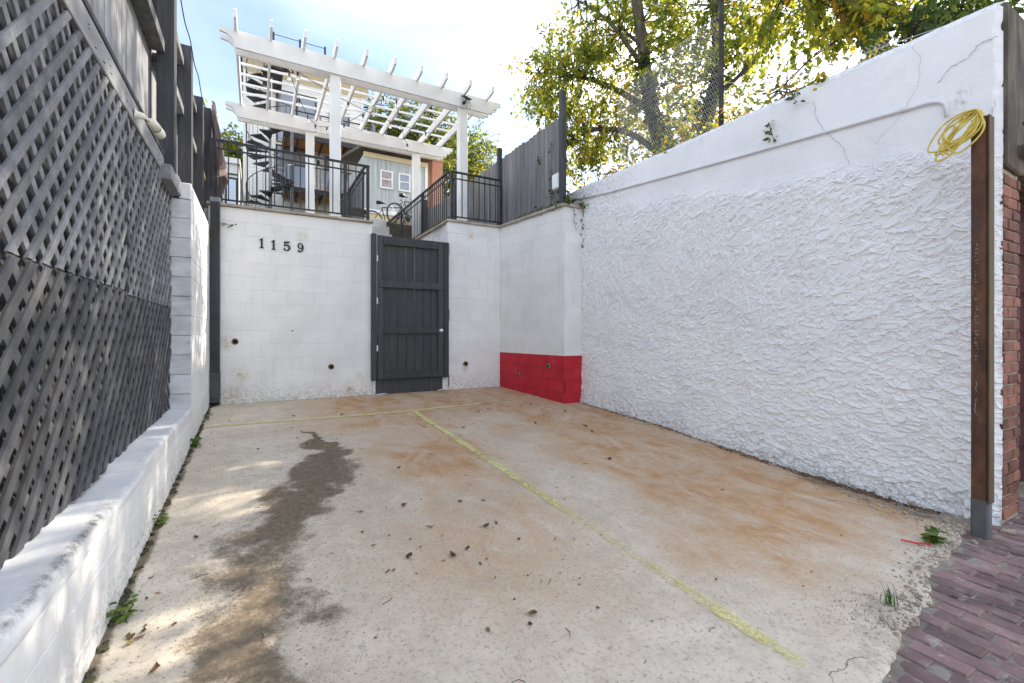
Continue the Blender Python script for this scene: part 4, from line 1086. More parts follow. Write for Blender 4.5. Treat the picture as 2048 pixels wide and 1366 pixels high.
# ================================================================== HOUSES BEHIND
hs = thing('row_house', 'tall white sided row house with dark eaves behind the pergola', 'house', (2.5, 27.5, 3.1))
def hb(name, a, b, mat, par=None, bev=0.0):
    return MB().box(a, b).build(name, M[mat], par or hs, loc=W[(par or hs).name], bevel=bev)
hb('wall', (-.50, 27.5, 5.6), (5.44, 38, 13.75), 'siding')
hb('basement_wall', (-.48, 27.52, 3.1), (5.42, 38, 5.598), 'yellow_wall')
z = 5.64
while z < 13.7:                                       # lapped siding boards
    MB().prism([(27.498, z), (27.470, z), (27.486, z+.150), (27.498, z+.150)], lambda u, v, k: (-.49 if k else 5.43, u, v)).build('siding_board', M['siding'], hs); z += .1535
hb('corner_board', (-.58, 27.43, 5.6), (-.45, 27.469, 13.75), 'white_paint'); hb('corner_board', (5.34, 27.43, 5.6), (5.48, 27.469, 13.75), 'white_paint')
rf = hb('roof', (-.7, 26.95, 14.35), (5.75, 38.2, 14.62), 'dark_trim')
MB().prism([(27.46, 13.70), (27.46, 14.345), (27.0, 14.345), (27.0, 14.20)], lambda u, v, k: (-.6 if k else 5.65, u, v)).build('soffit', M['cream'], rf, loc=W[rf.name])
MB().box((-.72, 26.82, 14.22), (5.78, 26.94, 14.40)).build('gutter', M['dark_trim'], rf, loc=W[rf.name], bevel=.02)
def hwindow(x0, x1, z0, z1, ny, glass, split=2, par=None, yy=27.47, frame='dark_trim'):
    fr = MB()
    t = .07
    fr.box((x0, yy-.06, z0), (x0+t, yy-.001, z1)).box((x1-t, yy-.06, z0), (x1, yy-.001, z1)).box((x0+t, yy-.058, z1-t), (x1-t, yy-.001, z1)).box((x0+t, yy-.058, z0), (x1-t, yy-.001, z0+t))
    for k in range(1, split):
        xm = x0 + (x1-x0)*k/split; fr.box((xm-.04, yy-.062, z0+t), (xm+.04, yy-.001, z1-t))
    f_ = fr.build('window', M[frame], par or hs, loc=W[(par or hs).name])
    for k in range(split):
        xa = x0 + (x1-x0)*k/split + .05; xb = x0 + (x1-x0)*(k+1)/split - .05
        MB().box((xa, yy-.03, z0+.05), (xb, yy-.012, z1-.05)).build('pane', M[glass], f_, loc=W[f_.name])
    return f_
hwindow(.95, 2.95, 10.25, 13.1, 0, 'glass', 2); hwindow(.92, 2.62, 7.5, 10.15, 0, 'glass', 2)
hwindow(3.35, 4.25, 7.6, 9.95, 0, 'glass', 1); hwindow(3.6, 4.7, 10.6, 12.6, 0, 'glass', 2)
MB().box((3.28, 27.40, 10.0), (4.32, 27.469, 10.2)).build('window_head', M['white_paint'], hs)
MB().box((.80, 27.40, 10.155), (2.75, 27.469, 10.25)).build('door_head', M['cream'], hs)
MB().box((.78, 27.40, 7.5), (.915, 27.469, 10.15)).build('door_trim', M['white_paint'], hs)
wl_ = MB().box((2.98, 27.36, 9.35), (3.10, 27.469, 9.65)).build('wall_lamp', M['dark_trim'], hs)
hwindow(1.0, 2.4, 3.6, 5.3, 0, 'glass_dark', 2)

def deck(name, label, zt, y0=25.3, wood=True):
    d = thing(name, label, 'deck', (3.3, 26.4, zt))
    x0, x1 = 1.20, 5.52
    for k in range(14):
        ya = y0 + .16*k - .01
        MB().box((x0, ya, zt-.035), (x1, ya+.150, zt)).build('deck_board', M['deck_wood'], d)
    for k in range(8):
        xx = x0+.10 + k*(x1-x0-.2)/7
        MB().box((xx-.03, y0+.075, zt-.26), (xx+.03, 27.42, zt-.037)).build('joist', M['dark_trim'], d)
    MB().box((x0-.02, y0-.03, zt-.30), (x1+.02, y0+.072, zt-.036)).build('rim_beam', M['dark_trim'], d)
    MB().box((x1-.03, y0+.075, zt-.30), (x1+.02, 27.42, zt-.036)).build('rim_beam', M['dark_trim'], d)
    for xx in (x0+.42, 2.9, 4.2, x1-.06):
        MB().box((xx-.035, y0-.025, zt+.001), (xx+.035, y0+.045, zt+1.05)).build('rail_post', M['steel_grey'], d)
    MB().box((x0+.4, y0-.025, zt+1.052), (x1, y0+.055, zt+1.09)).build('top_rail', M['dark_trim'], d)
    for k in range(9):
        MB().tube([(x0+.4, y0+.01, zt+.11+k*.105), (x1-.05, y0+.01, zt+.11+k*.105)], .009, 5).build('rail_cable', M['steel_grey'], d)
    return d
deck('deck', 'upper wooden deck with cable railing on the white row house', 10.15)
deck('deck', 'lower wooden deck with cable railing on the white row house', 7.42)
for xx, zt in ((1.62, 9.84), (5.28, 9.84)):
    for za, zb in ((3.1, 7.10), (7.44, 9.84)):
        pass
for xx, lab in ((1.56, 'grey steel deck support post beside the spiral staircase'), (5.56, 'grey steel deck support post at the house corner')):
    tag(MB().box((xx-.07, 25.10, 3.1), (xx+.07, 25.24, 11.3)).build('deck_post', M['steel_grey'], loc=(xx, 25.2, 3.1), bevel=.01), lab, 'post')
def papasan(x, y, z, lab):
    c = thing('round_chair', lab, 'chair', (x, y, z))
    MB().lathe([(.30, 0), (.22, .20), (.30, .36)], (x, y, z), (0, 0, 1), 14).build('base', M['wicker'], c)
    MB().lathe([(.08, 0), (.40, .07), (.56, .26), (.60, .34), (.56, .32), (.38, .12), (.05, .05)], (x, y-.05, z+.40), (.25, -.75, .62), 18).build('bowl', M['wicker'], c, smooth=True)
    MB().lathe([(.05, .05), (.34, .10), (.46, .22), (.30, .24), (.05, .18)], (x, y-.05, z+.40), (.25, -.75, .62), 16).build('cushion', M['cushion'], c, smooth=True)
papasan(3.25, 26.2, 10.15, 'round wicker chair on the upper deck in front of the glass door')
papasan(4.75, 26.0, 10.15, 'round wicker chair on the upper deck at the corner post')
tb = thing('garden_table', 'dark round wicker table on the upper yard behind the pergola post', 'table', (2.6, 14.3, 3.1))
MB().lathe([(.20, 0), (.12, .25), (.30, .50), (.32, .56)], (2.6, 14.3, 3.1), (0, 0, 1), 16).build('pedestal', M['wicker'], tb)
MB().lathe([(.42, .562), (.44, .58), (.42, .60)], (2.6, 14.3, 3.1), (0, 0, 1), 20).build('top', M['wicker'], tb)

# spiral staircase
sp = thing('spiral_staircase', 'black iron spiral staircase beside the white row house', 'staircase', (.60, 24.4, 3.1))
cx, cy = .60, 24.4
MB().tube([(cx, cy, 3.1), (cx, cy, 13.4)], .075, 12).build('pole', M['steel_grey'], sp)
nst = 46; rise = .212; da = R(27.7); a0 = R(203)
rail_pts = []
for k in range(nst):
    a = a0 + da*k; z = 3.3 + rise*k
    r0, r1 = .07, 1.02
    c0, c1 = a - da*.58, a + da*.58
    poly = [(r0*math.cos(a-.5), r0*math.sin(a-.5)), (r1*math.cos(c0), r1*math.sin(c0)), (r1*math.cos(c1), r1*math.sin(c1)), (r0*math.cos(a+.5), r0*math.sin(a+.5))]
    MB().prism(poly, lambda u, v, q: (cx+u, cy+v, z - (.045 if q else 0))).build('tread', M['iron'], sp)
    for q in (-.25, .25):
        aa = a + da*q
        px_, py_ = cx + 1.0*math.cos(aa), cy + 1.0*math.sin(aa)
        MB().tube([(px_, py_, z+.001 - .1*0), (px_, py_, z+.98)], .010, 4).build('baluster', M['iron'], sp)
    for q in range(3):
        aa = a + da*(q/3-.33); rail_pts.append((cx + 1.0*math.cos(aa), cy + 1.0*math.sin(aa), z + .97 + rise*(q/3-.33)))
MB().tube(rail_pts, .020, 6).build('handrail', M['iron'], sp)
MB().prism([(.70, 24.6), (1.18, 25.0), (1.18, 27.4), (.3, 27.4), (.3, 25.3)], lambda u, v, q: (u, v, 13.0 - (.10 if q else 0))).build('top_landing', M['iron'], sp)
for u, v in ((.35, 25.4), (1.15, 25.1), (1.15, 26.2), (.35, 26.3)):
    MB().box((u-.03, v-.03, 13.0), (u+.03, v+.03, 14.1)).build('landing_post', M['iron'], sp)
for v0, v1 in (((.35, 25.4), (.35, 27.3)), ((1.15, 25.1), (1.15, 27.3))):
    MB().tube([(*v0, 14.08), (*v1, 14.08)], .02, 6).build('landing_rail', M['iron'], sp)
    for k in range(12):
        q = k/11; MB().tube([(v0[0], v0[1]+(v1[1]-v0[1])*q, 13.0), (v0[0], v0[1]+(v1[1]-v0[1])*q, 14.06)], .009, 4).build('landing_baluster', M['iron'], sp)
rr_ = thing('roof_railing', 'dark roof deck railing on top of the white row house', 'railing', (1.2, 30, 14.62))
for xx in (.9, 2.3, 3.7):
    MB().box((xx-.05, 29.95, 14.62), (xx+.05, 30.05, 17.6)).build('post', M['dark_trim'], rr_)
for zz in (16.2, 16.9, 17.5):
    MB().tube([(.9, 30, zz), (3.7, 30, zz)], .02, 5).build('rail', M['dark_trim'], rr_)

# grey boarded house with two windows
gh = thing('boarded_house', 'weathered grey boarded house with two white framed windows', 'house', (5.4, 20, 3.1))
MB().box((4.05, 20.03, 5.35), (6.80, 26, 7.75)).build('wall', M['grey_clap'], gh)
MB().box((4.05, 20.03, 3.1), (6.80, 26, 5.16)).build('basement_wall', M['yellow_wall'], gh)
x = 4.04
while x < 6.78:
    w = random.uniform(.165, .20)
    MB().box((x, 20.0+random.uniform(-.004, .004), 5.36), (min(x+w-.008, 6.8), 20.028, 7.55)).build('board', M['grey_clap'], gh); x += w
MB().box((4.0, 19.97, 5.17), (6.84, 20.05, 5.345)).build('water_table', M['white_paint'], gh)
MB().box((4.0, 19.95, 7.553), (6.84, 20.029, 7.76)).build('frieze', M['cream'], gh)
MB().box((6.70, 19.95, 5.35), (6.83, 19.994, 7.55)).build('corner_board', M['white_paint'], gh)
r2 = MB().prism([(19.55, 7.80), (19.55, 7.93), (26.5, 9.6), (26.5, 9.45)], lambda u, v, k: (3.85 if k else 7.05, u, v)).build('roof', M['roof'], gh)
MB().box((3.85, 19.44, 7.78), (7.05, 19.54, 7.90)).build('gutter', M['white_paint'], r2, loc=W[r2.name])
g = MB()
for k in range(260):
    xx = random.uniform(3.9, 7.0); s = random.uniform(.02, .06); yy = 19.5+random.uniform(0, .25)
    g.obox((xx, yy, 7.93+(yy-19.55)*.24), (s*1.5, s, s*.7), random.uniform(0, 3), .3)
mo = MB(); mo.v = g.v; mo.f = g.f; stuff(mo.build('leaf_litter', M['dry_olive'], r2, loc=W[r2.name]))
for x0, x1, gm in ((4.68, 5.24, 'curtain'), (5.48, 6.02, 'glass')):
    f_ = hwindow(x0, x1, 6.30, 7.10, 0, gm, 1, gh, 19.992, 'white_paint')
    MB().box((x0+.07, 19.925, 6.68), (x1-.07, 19.985, 6.73)).build('sash_bar', M['white_paint'], f_, loc=W[f_.name])
ck = tag(MB().box((7.12, 20.2, 3.1), (7.64, 20.75, 8.02)).box((7.08, 20.16, 8.02), (7.68, 20.79, 8.18)).build('brick_chimney', M['red_brick_far'], loc=(7.4, 20.4, 3.1)), 'red brick chimney standing beside the grey boarded house', 'chimney')
ob = thing('brick_outbuilding', 'low red brick outbuilding behind the end of the dark fence', 'building', (7.0, 21.6, 3.1))
MB().box((6.9, 21.4, 3.1), (9.2, 24, 6.3)).build('wall', M['red_brick_far'], ob)
MB().box((6.85, 21.3, 6.302), (9.3, 24.1, 6.45)).build('roof', M['roof'], ob)
yb = thing('yellow_shed', 'pale yellow shed with sloping roof beyond the dark fence', 'shed', (8.6, 18.5, 3.1))
MB().prism([(7.3, 3.1), (9.6, 3.1), (9.6, 6.3), (7.3, 5.5)], lambda u, v, k: (u, 18.2 if k == 0 else 20.1, v)).build('wall', M['yellow_wall'], yb)
MB().prism([(7.2, 5.50), (9.7, 6.37), (9.7, 6.47), (7.2, 5.60)], lambda u, v, k: (u, 18.05 if k == 0 else 20.1, v)).build('roof', M['deck_wood'], yb)

# white brick house on the left with a door
wb = thing('white_brick_house', 'white painted brick house with dark framed glass door', 'house', (-2.5, 22, 3.1))
MB().box((-7, 22.03, 3.1), (-.62, 28, 7.0)).build('wall', M['white_brick'], wb)
MB().box((-7.1, 21.92, 7.002), (-.56, 28.1, 7.22)).build('parapet_cap', M['cap'], wb)
dr_ = MB().box((-1.10, 21.95, 4.2), (-.44-.20, 22.028, 6.42)).build('door', M['dark_trim'], wb)
MB().box((-1.03, 21.93, 4.3), (-.72, 21.949, 6.33)).build('pane', M['glass_pale'], dr_, loc=W[dr_.name])
MB().box((-1.15, 21.98, 6.55), (-.63, 22.028, 6.60)).build('lintel', M['dark_trim'], wb)
lc = tag(MB().prism([(-1.42, 1.3), (-1.02, 1.3), (-1.05, 6.7), (-1.10, 7.0), (-1.36, 7.02), (-1.40, 6.7)], lambda u, v, k: (u, 17 if k == 0 else 17.5, v)).build('brick_chimney', M['white_brick'], loc=(-1.2, 17.2, 3.1)), 'grey white brick chimney behind the tall plank fence', 'chimney')

# ================================================================== BICYCLES
def bicycle(x, y, z, rz, lab, mat):
    b = thing('bicycle', lab, 'bicycle', (x, y, z))
    rot = Matrix.Rotation(rz, 3, 'Z'); o = Vector((x, y, z))
    T = lambda u, v, w: o + rot @ Vector((u, v, w))
    def wheel(u):
        c = T(u, 0, .345); ax = rot @ Vector((0, 1, 0)); e1 = rot @ Vector((1, 0, 0)); e2 = Vector((0, 0, 1))
        ring = lambda r_: [c + (e1*math.cos(t) + e2*math.sin(t))*r_ for t in [k*2*math.pi/28 for k in range(29)]]
        w_ = MB().tube(ring(.325), .021, 6, cap=False).build('wheel', M['tyre'], b, smooth=True)
        MB().tube(ring(.298), .010, 5, cap=False).build('rim', M['chrome'], w_, loc=W[w_.name])
        g = MB()
        for k in range(14):
            t = k*2*math.pi/14; g.tube([c + ax*.02*(-1)**k, c + (e1*math.cos(t) + e2*math.sin(t))*.30], .0022, 3)
        g.lathe([(.02, -.04), (.02, .04)], c, ax, 8); g.build('spokes', M['chrome'], w_, loc=W[w_.name])
    wheel(-.52); wheel(.52)
    g = MB()
    bb = T(-.08, 0, .30); st_ = T(-.22, 0, .80); hd = T(.36, 0, .86); hl = T(.39, 0, .72)
    for a, c, r_ in ((bb, st_, .017), (bb, hl, .020), (st_, hd, .017), (bb, T(-.52, 0, .345), .011), (T(-.20, 0, .74), T(-.52, 0, .345), .010), (hd, T(.40, 0, .66), .020), (T(.40, 0, .66), T(.52, 0, .345), .014)):
        g.tube([a, c], r_, 6)
    g.build('frame', M[mat], b)
    MB().lathe([(.09, -.006), (.09, .006)], bb, rot @ Vector((0, 1, 0)), 14).build('chainring', M['plastic_black'], b)
    MB().tube([T(-.22, 0, .79), T(-.25, 0, .92)], .013, 6).build('seat_post', M['chrome'], b)
    MB().tube([T(-.38, 0, .945), T(-.30, 0, .955), T(-.20, 0, .95), T(-.10, 0, .945)], [.055, .062, .030, .016], 8).build('saddle', M['plastic_black'], b, smooth=True)
    MB().tube([hd, T(.34, 0, .97), T(.40, 0, 1.0)], .014, 6).build('stem', M['plastic_black'], b)
    MB().tube([T(.30, -.31, 1.02), T(.38, -.16, 1.01), T(.40, 0, 1.0), T(.38, .16, 1.01), T(.30, .31, 1.02)], .012, 6).build('handlebar', M['plastic_black'], b)
bicycle(3.62, 14.25, 3.1, R(-6), 'dark bicycle parked behind the stairwell railing, nearer the grey house', 'plastic_black')
bicycle(4.02, 13.35, 3.1, R(24), 'dark bicycle parked against the dark plank fence end', 'iron')

# ================================================================== TREES
def leaves_mesh(name, pos, dirs, size, tint, mat, parent=None, loc=(0, 0, 0), wid=.30, fold=.10):
    n_ = len(pos)
    d = dirs/np.linalg.norm(dirs, axis=1, keepdims=True)
    r = rng.normal(size=(n_, 3)); s = np.cross(d, r); s /= np.linalg.norm(s, axis=1, keepdims=True) + 1e-9
    nn = np.cross(s, d); L = size[:, None]
    p0 = pos; p1 = pos + d*L*.32 + s*L*wid*.9 + nn*L*fold; p2 = pos + d*L*.68 + s*L*wid*.72 + nn*L*fold*.7
    p3 = pos + d*L - nn*L*.06; p4 = pos + d*L*.68 - s*L*wid*.72 + nn*L*fold*.7; p5 = pos + d*L*.32 - s*L*wid*.9 + nn*L*fold
    co = np.stack([p0, p1, p2, p3, p4, p5], 1).reshape(-1, 3) - np.array(loc)
    base = np.arange(n_)[:, None]*6
    q = np.concatenate([base + np.array([[0, 1, 2, 3]]), base + np.array([[0, 3, 4, 5]])], 1).reshape(-1, 4)
    me = bpy.data.meshes.new(name)
    me.vertices.add(len(co)); me.vertices.foreach_set('co', co.ravel())
    me.loops.add(q.size); me.loops.foreach_set('vertex_index', q.ravel())
    me.polygons.add(len(q)); me.polygons.foreach_set('loop_start', np.arange(0, q.size, 4)); me.polygons.foreach_set('loop_total', np.full(len(q), 4))
    me.update(calc_edges=True)
    at = me.attributes.new('tint', 'FLOAT', 'POINT'); at.data.foreach_set('value', np.repeat(tint, 6).astype(np.float32))
    me.materials.append(mat)
    return link(name, me, parent, loc)

def make_tree(name, label, base, limbs, blobs, mat, lsize, per, bias=0.0, group=None, twig_r=.006, droop=.6, skeleton=True, extra=None):
    """limbs: list of (points, r0, r1); the first is the trunk. blobs: (centre, radii, clusters, tint mean)"""
    t = thing(name, label, 'tree', base, group)
    def smooth_pts(P):
        P = [Vector(p) for p in P]; out = []
        for i in range(len(P)-1):
            a, b_, c, d = P[max(i-1, 0)], P[i], P[i+1], P[min(i+2, len(P)-1)]
            for u in (0, .25, .5, .75):
                out.append(.5*((2*b_) + (-a+c)*u + (2*a-5*b_+4*c-d)*u*u + (-a+3*b_-3*c+d)*u**3))
        return out + [P[-1]]
    nodes = []
    for i, (P, r0, r1) in enumerate(limbs):
        S = smooth_pts(P); n_ = len(S)
        rs = [r0 + (r1-r0)*k/(n_-1) for k in range(n_)]
        S = [p + Vector((random.uniform(-1, 1), random.uniform(-1, 1), 0))*rs[k]*.25 for k, p in enumerate(S)]
        MB().tube(S, rs, 9 if r0 > .06 else 6).build('trunk' if i == 0 else 'branch', M['bark'], t, smooth=True)
        nodes += S[n_//3:]
    na = np.array([tuple(p) for p in nodes])
    pos, dirs, size, tint = [], [], [], []
    tw = MB()
    for c, r_, ncl, tm in blobs:
        for k in range(ncl):
            q = rng.normal(size=3); q /= np.linalg.norm(q); rad = rng.random()**.45
            p = np.array(c) + q*np.array(r_)*rad
            # twig from the nearest limb point, or short
            j = np.argmin(((na-p)**2).sum(1)); a = na[j]
            out = p - a; ln = np.linalg.norm(out)+1e-6
            td = out/ln + rng.normal(size=3)*.45; td[2] -= droop*.5; td /= np.linalg.norm(td)
            tl = rng.uniform(.25, .55)*lsize/.09
            if skeleton and ln < 2.6 and k % 3 == 0:
                mid = (a+p)/2 + rng.normal(size=3)*.08; mid[2] += .06
                tw.tube([tuple(a), tuple(mid), tuple(p)], [twig_r*2.2, twig_r*1.5, twig_r], 4, cap=False)
            tw.tube([tuple(p), tuple(p+td*tl*.5+np.array([0, 0, .02])), tuple(p+td*tl-np.array([0, 0, droop*.10]))], [twig_r, twig_r*.7, twig_r*.4], 3, cap=False)
            tt = np.clip(tm + rng.normal()*.16, 0, 1)
            for m_ in range(per):
                u = rng.random()
                pp = p + td*tl*u + rng.normal(size=3)*.02 - np.array([0, 0, droop*.10*u*u])
                ld = td*.5 + rng.normal(size=3)*.75; ld[2] -= droop
                pos.append(pp); dirs.append(ld); size.append(lsize*rng.uniform(.6, 1.25)); tint.append(np.clip(tt + rng.normal()*.14, 0, 1))
    stuff(tw.build('twigs', M['twig'], t))
    cr_ = leaves_mesh('crown', np.array(pos), np.array(dirs), np.array(size), np.array(tint), M[mat], t, base)
    return t
B1 = (6.7, 5.9, 2.36)
make_tree('leaning_tree', 'leaning tree with green and yellow autumn leaves behind the stucco wall', B1,
    [([(6.7, 5.9, 2.3), (6.72, 6.0, 3.2), (6.5, 6.2, 4.2), (6.3, 6.2, 5.4), (6.1, 6.3, 6.8), (6.0, 6.5, 8.3)], .20, .05),
     ([(6.75, 5.85, 2.3), (7.1, 5.5, 3.6), (7.2, 5.3, 5.0), (7.0, 5.2, 6.6), (7.1, 5.0, 8.0)], .15, .04),
     ([(6.7, 6.05, 3.3), (6.3, 6.6, 3.9), (5.9, 7.2, 4.1), (5.5, 7.7, 3.8), (5.3, 8.1, 3.4)], .07, .012),
     ([(6.5, 6.2, 4.2), (6.0, 6.9, 4.9), (5.5, 7.6, 5.3), (5.0, 8.0, 5.4)], .07, .012),
     ([(6.4, 6.2, 4.9), (5.8, 6.6, 5.9), (5.4, 7.2, 6.6)], .06, .012),
     ([(6.3, 6.2, 5.4), (6.6, 7.0, 6.2), (6.6, 7.6, 7.2)], .05, .012),
     ([(6.8, 6.0, 2.6), (6.7, 6.6, 3.1), (6.4, 7.3, 3.2), (6.1, 8.0, 2.9)], .06, .012),
     ([(7.2, 5.3, 4.8), (6.6, 4.9, 5.6), (6.0, 4.8, 6.1)], .05, .012),
     ([(7.15, 5.4, 4.2), (7.4, 4.6, 4.7), (7.3, 3.9, 5.2)], .05, .012)],
    [((5.6, 7.3, 5.1), (.95, 1.0, 1.0), 260, .40), ((6.1, 6.7, 6.2), (1.2, 1.2, 1.0), 290, .42), ((6.6, 5.7, 7.4), (1.5, 1.4, 1.0), 420, .40), ((6.9, 4.3, 6.9), (1.0, .9, .9), 200, .40), ((5.9, 7.6, 4.0), (.8, .9, .7), 210, .45),  # topmost blobs, out of view
     ((6.9, 5.6, 5.3), (1.2, 1.1, 1.4), 280, .34), ((6.5, 6.7, 4.3), (.9, .9, .8), 150, .5), ((7.3, 5.1, 5.3), (1.0, .8, 1.0), 160, .42), ((5.2, 7.9, 5.2), (.55, .6, .65), 90, .40)],
    'leaf_mix', .085, 13)
B2 = (7.9, 3.0, 2.36)
make_tree('maple_tree', 'bushy maple with larger green and yellow leaves hanging over the stucco wall', B2,
    [([(7.9, 3.0, 2.3), (7.8, 3.0, 3.6), (7.5, 3.1, 4.8), (7.2, 3.2, 6.0)], .14, .03), ([(7.8, 3.0, 3.4), (7.0, 3.1, 4.2), (6.2, 3.2, 4.5), (5.5, 3.2, 4.4)], .06, .010),
     ([(7.7, 3.0, 4.0), (6.8, 2.6, 4.7), (6.0, 2.4, 4.8)], .05, .010), ([(7.8, 3.0, 3.0), (6.9, 3.4, 3.2), (6.0, 3.5, 3.2)], .04, .008)],
    [((6.0, 3.2, 4.4), (.8, .7, .6), 110, .42), ((6.6, 2.8, 4.1), (.9, .7, .8), 100, .38), ((6.3, 3.5, 2.85), (.8, .6, .42), 90, .36), ((7.2, 3.2, 5.2), (1.2, 1.0, .9), 110, .38), ((5.9, 2.55, 3.75), (.4, .35, .35), 46, .62), ((7.2, 2.6, 7.2), (1.5, 1.3, 1.3), 150, .35), ((7.8, 1.3, 6.6), (1.3, 1.2, 1.2), 130, .35), ((6.6, 4.0, 7.6), (1.3, 1.2, 1.0), 160, .35)],  # high blobs out of view are added to keep sun off the lattice
    'leaf_mix', .105, 11)
B3 = (9.8, 8.2, 2.36)
make_tree('golden_tree', 'golden yellow tree glowing low behind the leaning tree trunk', B3,
    [([(9.8, 8.2, 2.3), (9.7, 8.3, 3.6), (9.5, 8.4, 5.0), (9.4, 8.4, 6.4)], .13, .03), ([(9.7, 8.3, 3.2), (9.0, 8.8, 4.0), (8.4, 9.2, 4.3)], .05, .01), ([(9.6, 8.3, 4.0), (10.2, 7.6, 4.9), (10.6, 7.0, 5.2)], .05, .01)],
    [((9.0, 8.6, 3.5), (1.5, 1.3, 1.1), 480, .5), ((9.7, 7.6, 4.6), (1.4, 1.2, 1.1), 260, .45), ((8.3, 9.4, 3.4), (1.1, 1.0, .9), 320, .5), ((10.4, 6.3, 3.7), (1.4, 1.2, 1.2), 330, .4)],
    'leaf_gold', .11, 12)
B4 = (6.9, 1.95, 2.36)
make_tree('cypress_shrub', 'feathery dark green shrub above the alley end of the stucco wall', B4,
    [([(6.9, 1.95, 2.3), (6.7, 1.95, 3.0), (6.5, 1.9, 3.7)], .06, .015), ([(6.8, 1.95, 2.7), (6.2, 2.0, 3.0), (5.7, 2.05, 3.05)], .03, .006)],
    [((6.2, 2.0, 2.95), (.8, .35, .42), 130, .35), ((6.6, 1.9, 3.5), (.6, .45, .6), 110, .35), ((5.55, 1.75, 2.72), (.30, .25, .22), 40, .45)],
    'leaf_green', .075, 14)
FB = [(6.5, 31, 3.1), (10.5, 30, 3.1), (14, 31.5, 3.1)]
flab = ['tall green tree behind the pergola beside the row house', 'green and yellow tree rising behind the red brick chimney', 'rounded autumn tree beyond the far end of the dark fence']
fbl = [[((7.0, 31, 13.2), (2.2, 2, 2.6), 420, .40), ((7.8, 30.5, 10.6), (2.0, 1.8, 2.0), 300, .45)],
       [((10.0, 30, 13.8), (2.4, 2, 2.6), 500, .40), ((10.8, 29.5, 10.8), (2.4, 2, 2.4), 420, .5)],
       [((13.8, 31.5, 13.2), (2.2, 2, 2.2), 440, .45), ((14.4, 31, 10.8), (2.6, 2, 2.0), 380, .72)]]
for bp, lab, bl in zip(FB, flab, fbl):
    x, y, z = bp
    make_tree('yard_tree', lab, bp, [([(x, y, z), (x+.1, y, 6.5), (x-.1, y, 10.5), (x+.1, y, 15.0)], .26, .06), ([(x, y, 7), (x+1.0, y-.4, 9.0), (x+1.6, y-.6, 11)], .10, .03), ([(x, y, 7.6), (x-1.0, y, 9.6), (x-1.3, y, 11.6)], .10, .03)],
              bl, 'leaf_far', .21, 10, group='trees in the far yards', twig_r=.014, droop=.3)
make_tree('lime_tree', 'bright lime green tree behind the white brick house', (-3.0, 34, 3.1), [([(-3, 34, 3.1), (-2.8, 34, 8), (-2.4, 34, 11.8)], .25, .05), ([(-2.8, 34, 8), (-1.8, 33.8, 10.4)], .1, .03)],
          [((-2.6, 34, 11.2), (2.2, 1.8, 2.0), 460, .55), ((-1.4, 33.5, 10.6), (1.2, 1.2, 1.5), 220, .6)], 'leaf_lime', .22, 9, twig_r=.014, droop=.3)

# ================================================================== IVY, SPROUTS, WEEDS
def vine(name, label, cat, stems, per_m, lsize, mat='ivy', spread=.03, nrm=(-1, 0, 0), wid=.42, r=.003):
    t = thing(name, label, cat, stems[0][0])
    pos, dirs, size, tint = [], [], [], []
    for S in stems:
        S = [Vector(p) for p in S]
        MB().tube(S, [r]*len(S), 4).build('stem', M['twig'], t)
        for a, b_ in zip(S[:-1], S[1:]):
            n_ = max(1, int((b_-a).length*per_m))
            for k in range(n_):
                p = a.lerp(b_, random.random()) + Vector([random.gauss(0, 1)*spread for _ in range(3)])*.7 + Vector(nrm)*.012
                pos.append(tuple(p)); dirs.append(tuple(Vector((random.gauss(0, .6), random.gauss(0, .6), -.5)) + Vector(nrm)*.6)); size.append(lsize*random.uniform(.6, 1.3)); tint.append(random.random()**1.3)
    leaves_mesh('foliage', np.array(pos), np.array(dirs), np.array(size), np.array(tint), M[mat], t, W[t.name], wid)
    return t
vine('ivy', 'green ivy clump over the coping below the white utility box', 'ivy', [[(4.40, 6.06, 2.14), (4.46, 6.10, 2.30), (4.42, 6.2, 2.42)], [(4.30, 6.04, 2.13), (4.50, 6.02, 2.17), (4.70, 6.02, 2.16), (4.73, 5.9, 2.10)], [(4.36, 6.2, 2.13), (4.36, 6.6, 2.14), (4.33, 7.0, 2.13), (4.27, 7.35, 2.125)], [(4.45, 6.05, 2.15), (4.55, 6.12, 2.34)]], 130, .050, spread=.05, nrm=(-.3, -.5, .3))
vine('ivy', 'thin ivy strand hanging down the corner of block wall and stucco', 'ivy', [[(4.735, 6.0, 2.10), (4.725, 6.005, 1.85), (4.73, 6.0, 1.6), (4.72, 5.98, 1.42)]], 46, .042, spread=.018, nrm=(-.4, -.9, 0))
vine('ivy', 'short ivy tendril hanging on the end of the block wall', 'ivy', [[(4.55, 6.012, 2.06), (4.56, 6.015, 1.86), (4.60, 6.015, 1.70)]], 34, .036, spread=.014, nrm=(0, -1, 0))
vine('ivy', 'ivy sprigs climbing the boards of the dark plank fence', 'ivy', [[(4.395, 6.42, 2.13), (4.41, 6.45, 2.5), (4.41, 6.5, 2.85)], [(4.41, 6.48, 3.10), (4.41, 6.46, 3.28)], [(4.41, 6.80, 3.0), (4.41, 6.82, 3.18)]], 36, .050, spread=.03, nrm=(-1, 0, 0))
vine('ivy', 'small green creeper on the wall beside the downspout', 'ivy', [[(-.45, 7.885, 1.62), (-.36, 7.885, 1.60), (-.26, 7.885, 1.61)]], 70, .030, spread=.016, nrm=(0, -1, 0))
vine('ivy', 'tiny green creeper behind the downspout in the wall corner', 'ivy', [[(-.570, 7.80, 1.45), (-.568, 7.80, 1.30)], [(-.570, 7.74, 1.52), (-.568, 7.75, 1.40)]], 70, .026, spread=.014, nrm=(1, -.3, 0))
